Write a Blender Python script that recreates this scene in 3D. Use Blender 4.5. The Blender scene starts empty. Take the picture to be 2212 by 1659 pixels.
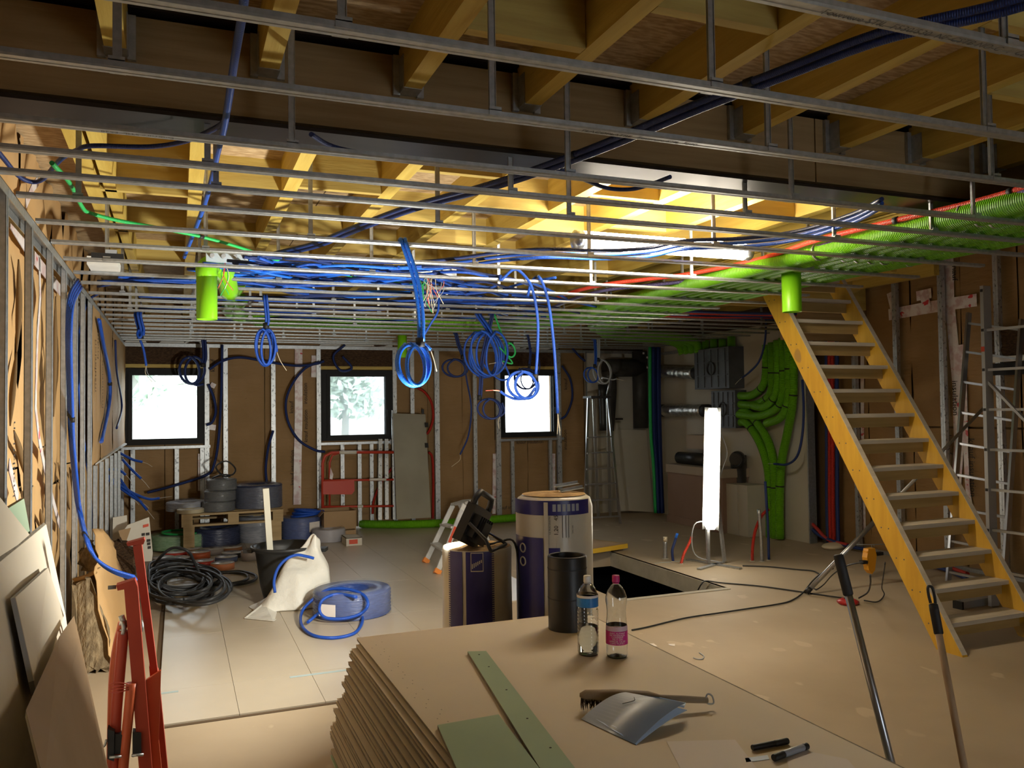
import bpy, bmesh, math, random
from math import pi, sin, cos, radians
from mathutils import Vector, Matrix

S = bpy.context.scene
COL = S.collection
random.seed(7)

# ------------------------------------------------------------------ camera
F = 1790.0; CX = 1106.0; CY = 829.5; CAMH = 1.6
_ex = Vector((4444, -2.5, F)).normalized()
_v2 = Vector((-721, 65.5, F)); _ey = (_v2 - _ex * _v2.dot(_ex)).normalized()
_ez = _ex.cross(_ey)
C0 = Vector((0, 0, CAMH))
def ray(x, y):
    c = Vector((x - CX, y - CY, F))
    return Vector((_ex.dot(c), _ey.dot(c), _ez.dot(c)))
def px(x, y, X=None, Y=None, Z=None):
    d = ray(x, y)
    if Y is not None: t = Y / d.y
    elif X is not None: t = X / d.x
    else: t = ((Z or 0.0) - CAMH) / d.z
    return C0 + d * t
cam = bpy.data.cameras.new('camera'); camo = bpy.data.objects.new('camera', cam); COL.objects.link(camo)
cam.sensor_width = 36.0; cam.lens = F * 36.0 / 2212.0; cam.clip_start = 0.05; cam.clip_end = 300
_r = Vector((_ex.x, _ey.x, _ez.x)); _u = -Vector((_ex.y, _ey.y, _ez.y)); _b = -Vector((_ex.z, _ey.z, _ez.z))
camo.matrix_world = Matrix(((_r.x, _u.x, _b.x, 0), (_r.y, _u.y, _b.y, 0), (_r.z, _u.z, _b.z, CAMH), (0, 0, 0, 1)))
S.camera = camo

# ------------------------------------------------------------------ sky and exposure
W = bpy.data.worlds.new('World'); S.world = W; W.use_nodes = True
_bg = W.node_tree.nodes['Background']; _bg.inputs[0].default_value = (0.86, 0.94, 1.0, 1); _bg.inputs[1].default_value = 6.5
S.view_settings.view_transform = 'Standard'; S.view_settings.look = 'None'
S.view_settings.gamma = 1.0; S.view_settings.use_curve_mapping = False
S.view_settings.exposure = 0.08
cy = S.cycles; cy.max_bounces = 7; cy.diffuse_bounces = 4; cy.glossy_bounces = 3; cy.transmission_bounces = 7; cy.transparent_max_bounces = 8; cy.caustics_reflective = False; cy.caustics_refractive = False
TUBE_W = 54.0      # radiance of the two work tubes
FLOOD_W = 105.0    # watts of the floodlight

# ------------------------------------------------------------------ helpers
class MB:
    def __init__(s): s.v = []; s.f = []; s.uv = {}; s.sm = set()
    def add(s, vs, fs, smooth=False, uvs=None):
        b = len(s.v); s.v += [Vector(v) for v in vs]
        for i, f in enumerate(fs):
            if smooth: s.sm.add(len(s.f))
            if uvs: s.uv[len(s.f)] = uvs[i]
            s.f.append([b + k for k in f])
        return s
    def box(s, a, b):
        x0, x1 = sorted((a[0], b[0])); y0, y1 = sorted((a[1], b[1])); z0, z1 = sorted((a[2], b[2]))
        return s.add([(x0,y0,z0),(x1,y0,z0),(x1,y1,z0),(x0,y1,z0),(x0,y0,z1),(x1,y0,z1),(x1,y1,z1),(x0,y1,z1)],
                     [(0,3,2,1),(4,5,6,7),(0,1,5,4),(1,2,6,5),(2,3,7,6),(3,0,4,7)])
    def cbox(s, c, sz, rz=0.0, M=None):
        h = [q / 2 for q in sz]; m = M or Matrix.Rotation(rz, 3, 'Z'); c = Vector(c)
        vs = [c + m @ Vector((sx*h[0], sy*h[1], sz_*h[2])) for sz_ in (-1,1) for sx, sy in ((-1,-1),(1,-1),(1,1),(-1,1))]
        return s.add(vs, [(0,3,2,1),(4,5,6,7),(0,1,5,4),(1,2,6,5),(2,3,7,6),(3,0,4,7)])
    def hexa(s, v): return s.add(v, [(0,3,2,1),(4,5,6,7),(0,1,5,4),(1,2,6,5),(2,3,7,6),(3,0,4,7)])
    def bar(s, p0, p1, w, h, up=(0,0,1)):
        p0 = Vector(p0); p1 = Vector(p1); d = (p1 - p0).normalized(); up = Vector(up)
        if abs(d.dot(up)) > .98: up = Vector((0,1,0))
        a = d.cross(up).normalized() * (w/2); b = a.cross(d).normalized() * (h/2)
        vs = [p + i*a + j*b for p in (p0, p1) for i, j in ((-1,-1),(1,-1),(1,1),(-1,1))]
        return s.add(vs, [(0,3,2,1),(4,5,6,7),(0,1,5,4),(1,2,6,5),(2,3,7,6),(3,0,4,7)])
    def slab(s, poly, n, t):
        """polygon with thickness: n = direction, t = thickness"""
        n = Vector(n).normalized() * t; k = len(poly); P = [Vector(p) for p in poly]
        fs = [tuple(range(k))[::-1], tuple(range(k, 2*k))] + [(i, (i+1) % k, k+(i+1) % k, k+i) for i in range(k)]
        return s.add(P + [p + n for p in P], fs)
    def prism(s, prof, p0, p1, up=(0,0,1), closed=True):
        """extrude 2D profile (right, up) from p0 to p1"""
        p0 = Vector(p0); p1 = Vector(p1); d = (p1 - p0).normalized(); up = Vector(up)
        if abs(d.dot(up)) > .98: up = Vector((0,1,0))
        a = d.cross(up).normalized(); b = a.cross(d).normalized(); k = len(prof)
        vs = [p + a*q[0] + b*q[1] for p in (p0, p1) for q in prof]
        fs = [(i, (i+1) % k, k+(i+1) % k, k+i) for i in range(k if closed else k-1)]
        if closed: fs += [tuple(range(k))[::-1], tuple(range(k, 2*k))]
        return s.add(vs, fs)
    def tube(s, pts, r, n=8, closed=False, res=0, caps=True):
        P = [Vector(p) for p in pts]
        if res: P = crom(P, res, closed)
        m = len(P); rr = r if callable(r) else None
        T = []
        for i in range(m):
            a = P[(i-1) % m] if (i > 0 or closed) else P[i]; b = P[(i+1) % m] if (i < m-1 or closed) else P[i]
            t = (b - a); T.append(t.normalized() if t.length > 1e-9 else (T[-1] if T else Vector((0,0,1))))
        u = T[0].orthogonal().normalized(); vs = []; L = [0.0]
        for i in range(m):
            if i: L.append(L[-1] + (P[i]-P[i-1]).length)
            u = (u - T[i]*u.dot(T[i])); u = u.normalized() if u.length > 1e-6 else T[i].orthogonal().normalized()
            w = T[i].cross(u); q = rr(i/(m-1 or 1)) if rr else r
            vs += [P[i] + (u*cos(2*pi*k/n) + w*sin(2*pi*k/n))*q for k in range(n)]
        fs = []; uv = []
        for i in range(m if closed else m-1):
            j = (i+1) % m; l1 = L[j] if j else L[-1] + (P[0]-P[-1]).length
            for k in range(n):
                fs.append((i*n+k, i*n+(k+1) % n, j*n+(k+1) % n, j*n+k)); uv.append(((L[i],k/n),(L[i],(k+1)/n),(l1,(k+1)/n),(l1,k/n)))
        s.add(vs, fs, True, uv)
        if caps and not closed:
            b = len(s.v) - len(vs); s.f.append([b+k for k in range(n)][::-1]); s.f.append([b+(m-1)*n+k for k in range(n)])
        return s
    def lathe(s, prof, c, n=24, ax=None, caps=True):
        """prof: (radius, height) along axis"""
        c = Vector(c); ax = Vector(ax or (0,0,1)).normalized(); u = ax.orthogonal().normalized() if abs(ax.z) < .999 else Vector((1,0,0)); w = ax.cross(u)
        vs = [c + ax*h + (u*cos(2*pi*k/n) + w*sin(2*pi*k/n))*r for r, h in prof for k in range(n)]; fs = []; uv = []
        for i in range(len(prof)-1):
            for k in range(n):
                fs.append((i*n+k, i*n+(k+1) % n, (i+1)*n+(k+1) % n, (i+1)*n+k)); uv.append(((k/n,prof[i][1]),((k+1)/n,prof[i][1]),((k+1)/n,prof[i+1][1]),(k/n,prof[i+1][1])))
        s.add(vs, fs, True, uv)
        if caps:
            b = len(s.v) - len(vs)
            if prof[0][0] > 1e-4: s.f.append([b+k for k in range(n)][::-1])
            if prof[-1][0] > 1e-4: s.f.append([b+(len(prof)-1)*n+k for k in range(n)])
        return s
    def torus(s, c, R, r, ax=(0,0,1), n=32, k=8, sx=1.0):
        ax = Vector(ax).normalized(); u = ax.orthogonal().normalized(); w = ax.cross(u); c = Vector(c)
        return s.tube([c + u*cos(2*pi*i/n)*R*sx + w*sin(2*pi*i/n)*R for i in range(n)], r, k, closed=True)
    def sphere(s, c, r, sc=(1,1,1), n=12):
        prof = [(max(1e-5, r*sin(pi*i/n)), -r*cos(pi*i/n)) for i in range(n+1)]; m = MB().lathe(prof, (0,0,0), n*2, caps=False)
        c = Vector(c); return s.add([c + Vector((v.x*sc[0], v.y*sc[1], v.z*sc[2])) for v in m.v], m.f, True)
    def build(s, name, mat, parent=None, label=None, cat=None, group=None, kind=None, jit=None):
        me = bpy.data.meshes.new(name)
        if parent is not None: o0 = Vector(parent['_o'])
        elif s.v:
            xs = [v.x for v in s.v]; ys = [v.y for v in s.v]; zs = [v.z for v in s.v]
            o0 = Vector(((min(xs)+max(xs))/2, (min(ys)+max(ys))/2, min(zs)))
        else: o0 = Vector((0,0,0))
        me.from_pydata([v - o0 for v in s.v], [], s.f)
        for i in s.sm: me.polygons[i].use_smooth = True
        if s.uv:
            ul = me.uv_layers.new(name='UVMap'); d = ul.data
            for i, q in s.uv.items():
                ls = me.polygons[i].loop_start
                for k, t in enumerate(q): d[ls+k].uv = t
        me.validate(); me.update()
        for m_ in (mat if isinstance(mat, (list, tuple)) else [mat]): me.materials.append(MAT[m_])
        o = bpy.data.objects.new(name, me); COL.objects.link(o)
        o['_o'] = tuple(o0)
        if parent is not None: o.parent = parent
        else: o.location = o0
        tag(o, label, cat, group, kind)
        return o
def crom(P, res, closed=False):
    out = []; m = len(P)
    for i in range(m if closed else m-1):
        p0 = P[(i-1) % m] if (closed or i > 0) else P[0]*2 - P[1]; p1 = P[i]; p2 = P[(i+1) % m]
        p3 = P[(i+2) % m] if (closed or i+2 < m) else P[-1]*2 - P[-2]
        for k in range(res):
            t = k/res; t2 = t*t; t3 = t2*t
            out.append(0.5*((2*p1) + (p2-p0)*t + (2*p0-5*p1+4*p2-p3)*t2 + (3*p1-p0-3*p2+p3)*t3))
    if not closed: out.append(P[-1])
    return out
def tag(o, label=None, cat=None, group=None, kind=None):
    if label: o['label'] = label
    if cat: o['category'] = cat
    if group: o['group'] = group
    if kind: o['kind'] = kind
    return o
def thing(name, label, cat, loc, group=None, kind=None):
    o = bpy.data.objects.new(name, None); COL.objects.link(o); o.location = loc; o['_o'] = tuple(loc); o.empty_display_size = .05
    return tag(o, label, cat, group, kind)
def text(s, size, M, mat, parent, name='printed_text', warp=None, ext=0.0):
    cu = bpy.data.curves.new('t', 'FONT'); cu.body = s; cu.size = size; cu.align_x = 'CENTER'; cu.align_y = 'CENTER'; cu.resolution_u = 2; cu.extrude = ext
    to = bpy.data.objects.new('t', cu); COL.objects.link(to); dg = bpy.context.evaluated_depsgraph_get(); dg.update()
    me = bpy.data.meshes.new_from_object(to.evaluated_get(dg)); bpy.data.objects.remove(to); bpy.data.curves.remove(cu)
    o0 = Vector(parent['_o'])
    for v in me.vertices: v.co = (warp(v.co) if warp else M @ v.co) - o0
    me.materials.clear(); me.materials.append(MAT[mat]); me.name = name
    o = bpy.data.objects.new(name, me); COL.objects.link(o); o.parent = parent; o['_o'] = parent['_o']
    return o
def frame(o, r, u):
    """matrix: local x = r, local y = u"""
    r = Vector(r).normalized(); u = Vector(u); u = (u - r*u.dot(r)).normalized(); n = r.cross(u); o = Vector(o)
    return Matrix(((r.x,u.x,n.x,o.x),(r.y,u.y,n.y,o.y),(r.z,u.z,n.z,o.z),(0,0,0,1)))
ORD = ['first','second','third','fourth','fifth','sixth','seventh','eighth','ninth','tenth','eleventh','twelfth','thirteenth','fourteenth','fifteenth','sixteenth','seventeenth','eighteenth','nineteenth','twentieth']
def ordn(i):
    if i < 20: return ORD[i]
    T = {2:'twenty',3:'thirty',4:'forty',5:'fifty'}; i += 1
    if i % 10 == 0: return {30:'thirtieth',40:'fortieth',50:'fiftieth'}[i]
    return T[i//10] + '-' + ORD[i % 10 - 1]

# ------------------------------------------------------------------ materials
MAT = {}
def mat(name, c1, c2=None, sc=5.0, st=(1,1,1), rough=.6, metal=0.0, bump=0.0, bsc=None, bst=None, detail=4, lo=.35, hi=.65, emit=None, trans=0.0, ior=1.45, alpha=1.0, corr=None, corr_s=.6, spec=.5, coat=0.0, spots=None, sheen=0):
    m = bpy.data.materials.new(name); m.use_nodes = True; MAT[name] = m; N = m.node_tree.nodes; L = m.node_tree.links
    b = N['Principled BSDF']; b.inputs['Roughness'].default_value = rough; b.inputs['Metallic'].default_value = metal
    b.inputs['IOR'].default_value = ior; b.inputs['Transmission Weight'].default_value = trans; b.inputs['Alpha'].default_value = alpha
    b.inputs['Specular IOR Level'].default_value = spec; b.inputs['Coat Weight'].default_value = coat
    b.inputs['Base Color'].default_value = (*c1, 1)
    tc = N.new('ShaderNodeTexCoord')
    def noise(scale, stretch, det):
        mp = N.new('ShaderNodeMapping'); mp.inputs['Scale'].default_value = stretch; L.new(tc.outputs['Object'], mp.inputs[0])
        n = N.new('ShaderNodeTexNoise'); n.inputs['Scale'].default_value = scale; n.inputs['Detail'].default_value = det; L.new(mp.outputs[0], n.inputs['Vector']); return n
    cout = None
    if c2 is not None:
        n = noise(sc, st, detail); r = N.new('ShaderNodeValToRGB'); r.color_ramp.elements[0].position = lo; r.color_ramp.elements[1].position = hi
        r.color_ramp.elements[0].color = (*c1, 1); r.color_ramp.elements[1].color = (*c2, 1); L.new(n.outputs['Fac'], r.inputs[0]); cout = r.outputs[0]
    if spots:   # (colour, scale, threshold, stretch): marks with a shape of their own
        n = noise(spots[1], spots[3] if len(spots) > 3 else (1,1,1), 2); r = N.new('ShaderNodeValToRGB'); r.color_ramp.elements[0].position = spots[2]; r.color_ramp.elements[1].position = spots[2] + .03
        r.color_ramp.elements[0].color = (0,0,0,1); r.color_ramp.elements[1].color = (1,1,1,1); L.new(n.outputs['Fac'], r.inputs[0])
        mx = N.new('ShaderNodeMix'); mx.data_type = 'RGBA'; L.new(r.outputs[0], mx.inputs['Factor'])
        if cout: L.new(cout, mx.inputs['A'])
        else: mx.inputs['A'].default_value = (*c1, 1)
        mx.inputs['B'].default_value = (*spots[0], 1); cout = mx.outputs['Result']
    if cout: L.new(cout, b.inputs['Base Color'])
    if bump:
        n = noise(bsc or sc, bst or st, 5); bp = N.new('ShaderNodeBump'); bp.inputs['Strength'].default_value = bump; bp.inputs['Distance'].default_value = .02
        L.new(n.outputs['Fac'], bp.inputs['Height']); L.new(bp.outputs[0], b.inputs['Normal'])
    if corr:   # ribbed hose: rings every corr metres along the uv length
        sp = N.new('ShaderNodeSeparateXYZ'); L.new(tc.outputs['UV'], sp.inputs[0]); mu = N.new('ShaderNodeMath'); mu.operation = 'MULTIPLY'; mu.inputs[1].default_value = 2*pi/corr; L.new(sp.outputs[0], mu.inputs[0])
        si = N.new('ShaderNodeMath'); si.operation = 'SINE'; L.new(mu.outputs[0], si.inputs[0]); bp = N.new('ShaderNodeBump'); bp.inputs['Strength'].default_value = corr_s; bp.inputs['Distance'].default_value = corr*.4
        L.new(si.outputs[0], bp.inputs['Height']); L.new(bp.outputs[0], b.inputs['Normal'])
    if emit: b.inputs['Emission Color'].default_value = (*emit[0], 1); b.inputs['Emission Strength'].default_value = emit[1]
    return m
mat('wood_y', (.60,.44,.10), (.50,.34,.065), sc=3, st=(8,.6,8), rough=.62, bump=.12, bsc=6, bst=(10,1,10), spots=((.24,.12,.03), 5, .73, (1,.5,1)))
mat('wood_x', (.57,.43,.12), (.47,.33,.085), sc=3, st=(.6,8,8), rough=.65, bump=.12, bsc=6, bst=(1,10,10), spots=((.24,.12,.03), 5, .73, (.5,1,1)))
mat('wood_beam', (.36,.24,.11), (.27,.17,.07), sc=3, st=(.5,8,8), rough=.7, bump=.12, bsc=6, bst=(1,10,10), spots=((.16,.08,.03), 4, .74))
mat('osb', (.52,.38,.22), (.33,.22,.11), sc=14, st=(1,4,1), rough=.75, bump=.3, bsc=18, bst=(1,4,1), detail=3, lo=.38, hi=.6)
mat('steel_dark', (.030,.022,.021), (.018,.014,.013), sc=4, st=(.4,3,3), rough=.36, spec=.35)
mat('galv', (.50,.52,.53), (.40,.42,.43), sc=40, rough=.42, metal=.85, bump=.05, bsc=60)
mat('galv_print', (.56,.58,.59), (.47,.49,.50), sc=30, rough=.45, metal=.75, spots=((.22,.23,.24), 45, .62, (1,1,.6)))
mat('kraft', (.34,.205,.088), (.28,.165,.062), sc=2.2, rough=.72, bump=1.0, bsc=4.5, bst=(.7,.7,2.8), spots=((.22,.13,.05), 30, .74))
mat('kraft_light', (.52,.33,.15), (.45,.27,.11), sc=2.2, rough=.72, bump=.45, bsc=3, bst=(1,1,.6), spots=((.26,.15,.06), 30, .76))
mat('kraft_dark', (.15,.09,.035), rough=.9)
mat('fibre', (.11,.06,.028), (.05,.027,.013), sc=30, st=(1,1,3), rough=.95, bump=1.0, bsc=40)
mat('fibre_tan', (.28,.21,.12), (.14,.10,.055), sc=9, st=(3,3,1), rough=.95, bump=1.0, bsc=14, bst=(3,3,1))
mat('tape', (.78,.72,.70), (.62,.44,.43), sc=13, st=(1,1,1), rough=.3, lo=.45, hi=.62, spots=((.62,.06,.07), 9, .665, (1,1,1.4)))
mat('white_paint', (.72,.72,.69), (.62,.62,.59), sc=6, rough=.7, bump=.1, bsc=20)
mat('plaster_white', (.52,.49,.41), (.46,.43,.355), sc=1.2, rough=.85, bump=.06, bsc=12)
mat('slab', (.45,.365,.255), (.39,.31,.21), sc=1.1, rough=.7, bump=.12, bsc=5, spots=((.50,.41,.29), 5, .68, (1,.6,1)))
mat('board_floor', (.51,.445,.345), (.455,.395,.30), sc=1.3, rough=.34, bump=.10, bsc=3.5, bst=(1,1,1))
mat('joint_dark', (.10,.065,.035), rough=.9)
mat('blue_mark', (.36,.45,.46), rough=.8)
mat('concrete', (.56,.55,.47), (.45,.44,.37), sc=5, rough=.85, bump=.3, bsc=12, spots=((.18,.17,.14), 7, .73))
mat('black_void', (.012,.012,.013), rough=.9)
mat('ink', (.035,.03,.028), rough=.8)
mat('ink_grey', (.14,.14,.14), rough=.8)
mat('frame_dark', (.018,.018,.018), (.024,.024,.024), sc=3, rough=.6, spec=.2)
mat('glass', (.95,.98,.97), rough=.0, trans=1.0, ior=1.0, alpha=.12)
mat('glass_film', (.75,.88,.98), rough=.25, trans=.0, alpha=.35)
mat('blue', (.012,.085,.50), (.010,.065,.40), sc=6, rough=.38, corr=.006, corr_s=.35)
mat('blue_bright', (.015,.16,.80), rough=.34, corr=.006, corr_s=.35)
mat('blue_dark', (.010,.028,.14), rough=.42, corr=.006, corr_s=.35)
mat('green_cable', (.02,.42,.10), rough=.4, corr=.006, corr_s=.3)
mat('green_duct', (.17,.50,.008), (.14,.44,.007), sc=4, rough=.4, corr=.012, corr_s=.8)
mat('green_pipe', (.22,.60,.012), rough=.35)
mat('red_pipe', (.52,.035,.022), rough=.42, corr=.009, corr_s=.7)
mat('red_bright', (.72,.06,.03), rough=.45, corr=.009, corr_s=.6)
mat('purple_pipe', (.10,.085,.24), rough=.4, corr=.009, corr_s=.7)
mat('black_tape', (.012,.012,.014), rough=.6)
mat('black', (.018,.018,.019), rough=.5)
mat('black_soft', (.028,.028,.03), (.018,.018,.02), sc=6, rough=.62)
mat('tie', (.72,.70,.64), rough=.5)
mat('wire_red', (.55,.10,.07), rough=.5)
mat('wire_cream', (.66,.58,.42), rough=.5)
mat('wire_grey', (.35,.37,.40), rough=.5)
# ================================================================== STRUCTURE
CEIL = 2.5; JB = 2.86; OSB = 3.06; XL = -.62; YB = 11.4; XR = 6.82; XRI = 7.0
HX0, HX1, HY0, HY1 = 3.42, 4.52, 6.15, 8.3
# ---- floor slab with the stairwell hole
m = MB()
for a, b, c, d in ((-.95,-3.2,7.4,HY0),(-.95,HY1,7.4,11.8),(-.95,HY0,HX0,HY1),(HX1,HY0,7.4,HY1)):
    m.box((a,b,-.17),(c,d,0))
floor = m.build('floor', 'slab', kind='structure')
m = MB()
m.box((HX1,HY0-.02,-.168),(HX1+.012,HY1,-.002)); m.box((HX1-.012,HY0,-.168),(HX1,HY1,-.012))
m.build('concrete_rim', 'concrete', floor)
MB().box((HX0,HY0-.06,.0005),(HX1-.02,HY0,.006)).build('edge_strip', 'plaster_white', floor)
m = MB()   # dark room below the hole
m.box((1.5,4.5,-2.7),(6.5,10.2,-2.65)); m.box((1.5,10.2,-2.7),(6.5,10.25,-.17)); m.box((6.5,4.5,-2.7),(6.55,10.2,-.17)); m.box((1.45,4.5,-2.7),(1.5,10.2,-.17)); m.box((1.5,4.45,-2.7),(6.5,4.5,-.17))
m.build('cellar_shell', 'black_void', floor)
# laid floor boards on the left, each its own panel
bx = [-.10, .30, .75, 1.19, 1.63, 2.07, 2.51, 2.95, 3.39]
by = [4.66, 5.22, 6.45, 7.68, 8.91, 10.14, 11.37]
for i in range(len(bx)-1):
    off = 0 if i % 2 == 0 else .0
    for j in range(len(by)-1):
        if (bx[i+1] > 2.1 and by[j] < 6.4) or (bx[i+1] > 3.3 and by[j] < 8.4): continue
        MB().box((bx[i]+.0012, by[j]+.0012, 0),(bx[i+1]-.0012, by[j+1]-.0012, .012 + random.uniform(0,.0006))).build('floor_panel', 'board_floor', floor)
MB().box((-.115,4.635,.0),(2.07,4.66,.004)).build('panel_joint', 'joint_dark', floor)
MB().box((-.13,4.64,.0),(-.103,11.3,.004)).build('panel_joint', 'joint_dark', floor)
for a, b in (((.62,5.155),(1.0,5.185)),((-.10,5.165),(0.0,5.195)),((HX1+.03,7.42),(4.95,7.44))):
    MB().box((a[0],a[1],.0128 if a[0] < 3 else .0005),(b[0],b[1],.0136 if a[0] < 3 else .001)).build('chalk_line', 'blue_mark', floor)

# ---- ceiling: OSB deck, joists, blocking, steel beam
ceil = MB().box((-1.0,-3.2,OSB),(7.4,11.8,OSB+.05)).build('ceiling', 'osb', kind='structure')
for x in (.9, 3.3, 5.7):    # board seams of the deck
    MB().box((x,-3.2,OSB-.003),(x+.006,11.8,OSB)).build('deck_seam', 'joint_dark', ceil)
joists = []
def joist(x, y0, y1, w=.07, z0=JB):
    j = MB().box((x-w/2,y0,z0),(x+w/2,y1,OSB)).build('joist', 'wood_y', ceil); joists.append((x,y0,y1)); return j
FJ = [-.2,.31,.85,1.36,1.90,2.45,3.02,3.56,4.10,4.66,5.2,5.74,6.3,6.84]
for x in FJ:
    j = joist(x, -3.0, 3.18)
    h = MB(); h.box((x-.062,3.165,JB-.01),(x-.035,3.183,JB+.15)); h.box((x+.035,3.165,JB-.01),(x+.062,3.183,JB+.15)); h.box((x-.037,3.10,JB-.003),(x+.037,3.183,JB)); h.box((x-.039,3.10,JB),(x-.0355,3.183,JB+.13)); h.box((x+.0355,3.10,JB),(x+.039,3.183,JB+.13))
    h.build('joist_hanger', 'galv', j)
BJ = [-.44,.09,.59,1.13,1.67,2.22,2.75,3.28,3.87]
for x in BJ: joist(x, 3.40, 11.6, .075)
for x in (4.3, 4.42): joist(x, 3.40, 11.6, .06)
joist(-.35, 3.40, 11.6, .06)
for x in (5.75, 6.3, 6.85): joist(x, 5.9, 11.6)
for x in (4.95, 5.2, 5.74): joist(x, 7.0, 11.6)
def block(x0, x1, y, t=.045, z0=JB, z1=OSB):
    MB().box((x0+.038,y,z0),(x1-.038,y+t,z1)).build('blocking', 'wood_x', ceil)
rowf = [0.55, 1.75, 2.55, 2.2, 0.75, 1.9, 2.35, 1.45, 2.5, 1.2, 2.1, .8, 1.9]
for i in range(len(FJ)-1):
    block(FJ[i], FJ[i+1], rowf[i]); block(FJ[i], FJ[i+1], rowf[i]-1.25)
rowb = [[3.75,4.45,5.1,6.2,7.5],[3.42,4.9,6.6,8.2],[3.70,4.69,5.9,7.4,9],[4.15,5.32,6.5,8],[3.9,4.76,5.9,7.2],[4.3,5.3,6.6,8.4],[3.9,5.05,6.2],[4.4,5.6,7],[4.0,5.2,6.4]]
for i in range(len(BJ)-1):
    for y in rowb[i]: block(BJ[i], BJ[i+1], y)
MB().box((4.62,3.40,JB-.22),(7.0,3.46,OSB)).build('trimmer', 'wood_x', ceil)
MB().box((4.45,6.95,JB-.22),(7.0,7.0,OSB)).build('trimmer', 'wood_x', ceil)
MB().box((4.42,3.4,JB-.22),(4.48,6.98,OSB)).build('trimmer', 'wood_y', ceil)
# steel beam with timber infill
bt = MB().box((-1.0,3.185,2.70),(2.905,3.26,3.015)).build('beam_infill', 'wood_beam', ceil)
MB().box((2.912,3.185,2.70),(7.0,3.26,3.015)).build('beam_infill', 'wood_beam', ceil)
MB().box((-1.0,3.33,2.70),(7.0,3.40,3.02)).build('beam_infill', 'wood_beam', ceil)
MB().box((-1.0,3.16,2.665),(7.0,3.42,2.68)).build('beam_flange', 'steel_dark', ceil)
MB().box((-1.0,3.16,3.035),(7.0,3.42,3.06)).build('beam_flange', 'steel_dark', ceil)
MB().box((-1.0,3.285,2.68),(7.0,3.30,3.035)).build('beam_web', 'steel_dark', ceil)
# upper light board seen at the left beyond the beam
MB().box((-.75,3.7,2.98),(-.45,4.3,3.04)).build('white_board', 'white_paint', ceil)

# ---- left wall: kraft faced insulation behind galvanised studs
def sheet(name, m_, p, u, v, nu, nv, amp, fr, parent=None, kind=None, seed=0, nrm=None):
    """wavy sheet: p origin, u and v edge vectors"""
    rnd = random.Random(seed); ph = [rnd.uniform(0,6.28) for _ in range(8)]; p = Vector(p); u = Vector(u); v = Vector(v); n = Vector(nrm) if nrm else u.cross(v).normalized(); b = MB(); vs = []
    for i in range(nu+1):
        for j in range(nv+1):
            a = i/nu; c = j/nv
            d = sin(a*fr[0]*6.28+ph[0]+1.5*sin(c*fr[1]*6.28+ph[1])) * .5 + sin(c*fr[1]*9+ph[2]+a*5) * .3 + sin(a*fr[0]*17+ph[3])*sin(c*fr[1]*13+ph[4]) * .35
            vs.append(p + u*a + v*c + n*(d*amp))
    fs = [(i*(nv+1)+j, (i+1)*(nv+1)+j, (i+1)*(nv+1)+j+1, i*(nv+1)+j+1) for i in range(nu) for j in range(nv)]
    b.add(vs, fs, True)
    return b.build(name, m_, parent, kind=kind)
wl = MB().box((-1.0,-3.2,-.02),(-.80,11.8,OSB)).build('wall_left', 'kraft_dark', kind='structure')
yy = [-3.0,-1.8,-.6,.6,1.8,2.45,3.05,3.62,4.22,4.84,5.4,6.0,6.62,7.2,7.82,8.4,9.0,9.6,10.2,10.8,11.36]
for i in range(len(yy)-1):
    cut = 1.28 + random.uniform(-.15,.15)
    for a, b in ((0.0,cut-.01),(cut,OSB-.01)):
        sheet('insulation_sheet', 'kraft_light', (-.755,yy[i]+.012,a),(0,yy[i+1]-yy[i]-.024,0),(0,0,b-a),10,16,.022,(1.2,1.7),wl,seed=i*7+int(a*3))
ST = [(-.0,-1.0),]
studs_y = [-1.6,-1.0,-.4,.2,.8,1.4,2.0,2.6] + [px(q,700,X=XL).y for q in (14,69,113,143,167,183,198)] 
def cstud(m, p0, p1, w, d, open_dir):
    """C shaped metal stud; p0..p1 along its length, w = flange face width, d depth, open_dir = direction to the room"""
    o = Vector(open_dir).normalized(); p0 = Vector(p0); p1 = Vector(p1); ax = (p1-p0).normalized(); s = ax.cross(o).normalized(); t = .0015
    def bx(a0, a1, b0, b1):
        vs = [p + s*i + o*j for p in (p0, p1) for i, j in ((a0,b0),(a1,b0),(a1,b1),(a0,b1))]
        m.add(vs, [(0,3,2,1),(4,5,6,7),(0,1,5,4),(1,2,6,5),(2,3,7,6),(3,0,4,7)])
    bx(-w/2,w/2,-t,t); bx(-w/2,-w/2+2*t,-d,0); bx(w/2-2*t,w/2,-d,0); bx(-w/2,-w/2+.012,-d,-d+2*t); bx(w/2-.012,w/2,-d,-d+2*t); bx(-.004,.004,t,t*2.5)
    return m
for y in studs_y:
    cstud(MB(), (XL,y,.0),(XL,y,2.49),.047,.028,(1,0,0)).build('stud', 'galv', wl)
tr = MB(); tr.box((XL-.055,-3,2.46),(XL-.052,11.3,2.502)); tr.box((XL+.0,-3,2.46),(XL+.003,11.3,2.502)); tr.box((XL-.055,-3,2.499),(XL+.003,11.3,2.502)); tr.build('ceiling_track', 'galv', wl)
tr = MB(); tr.box((XL-.055,-3,.0),(XL-.052,11.3,.04)); tr.box((XL+.0,-3,.0),(XL+.003,11.3,.04)); tr.box((XL-.055,-3,.0),(XL+.003,11.3,.003)); tr.build('floor_track', 'galv', wl)
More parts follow.
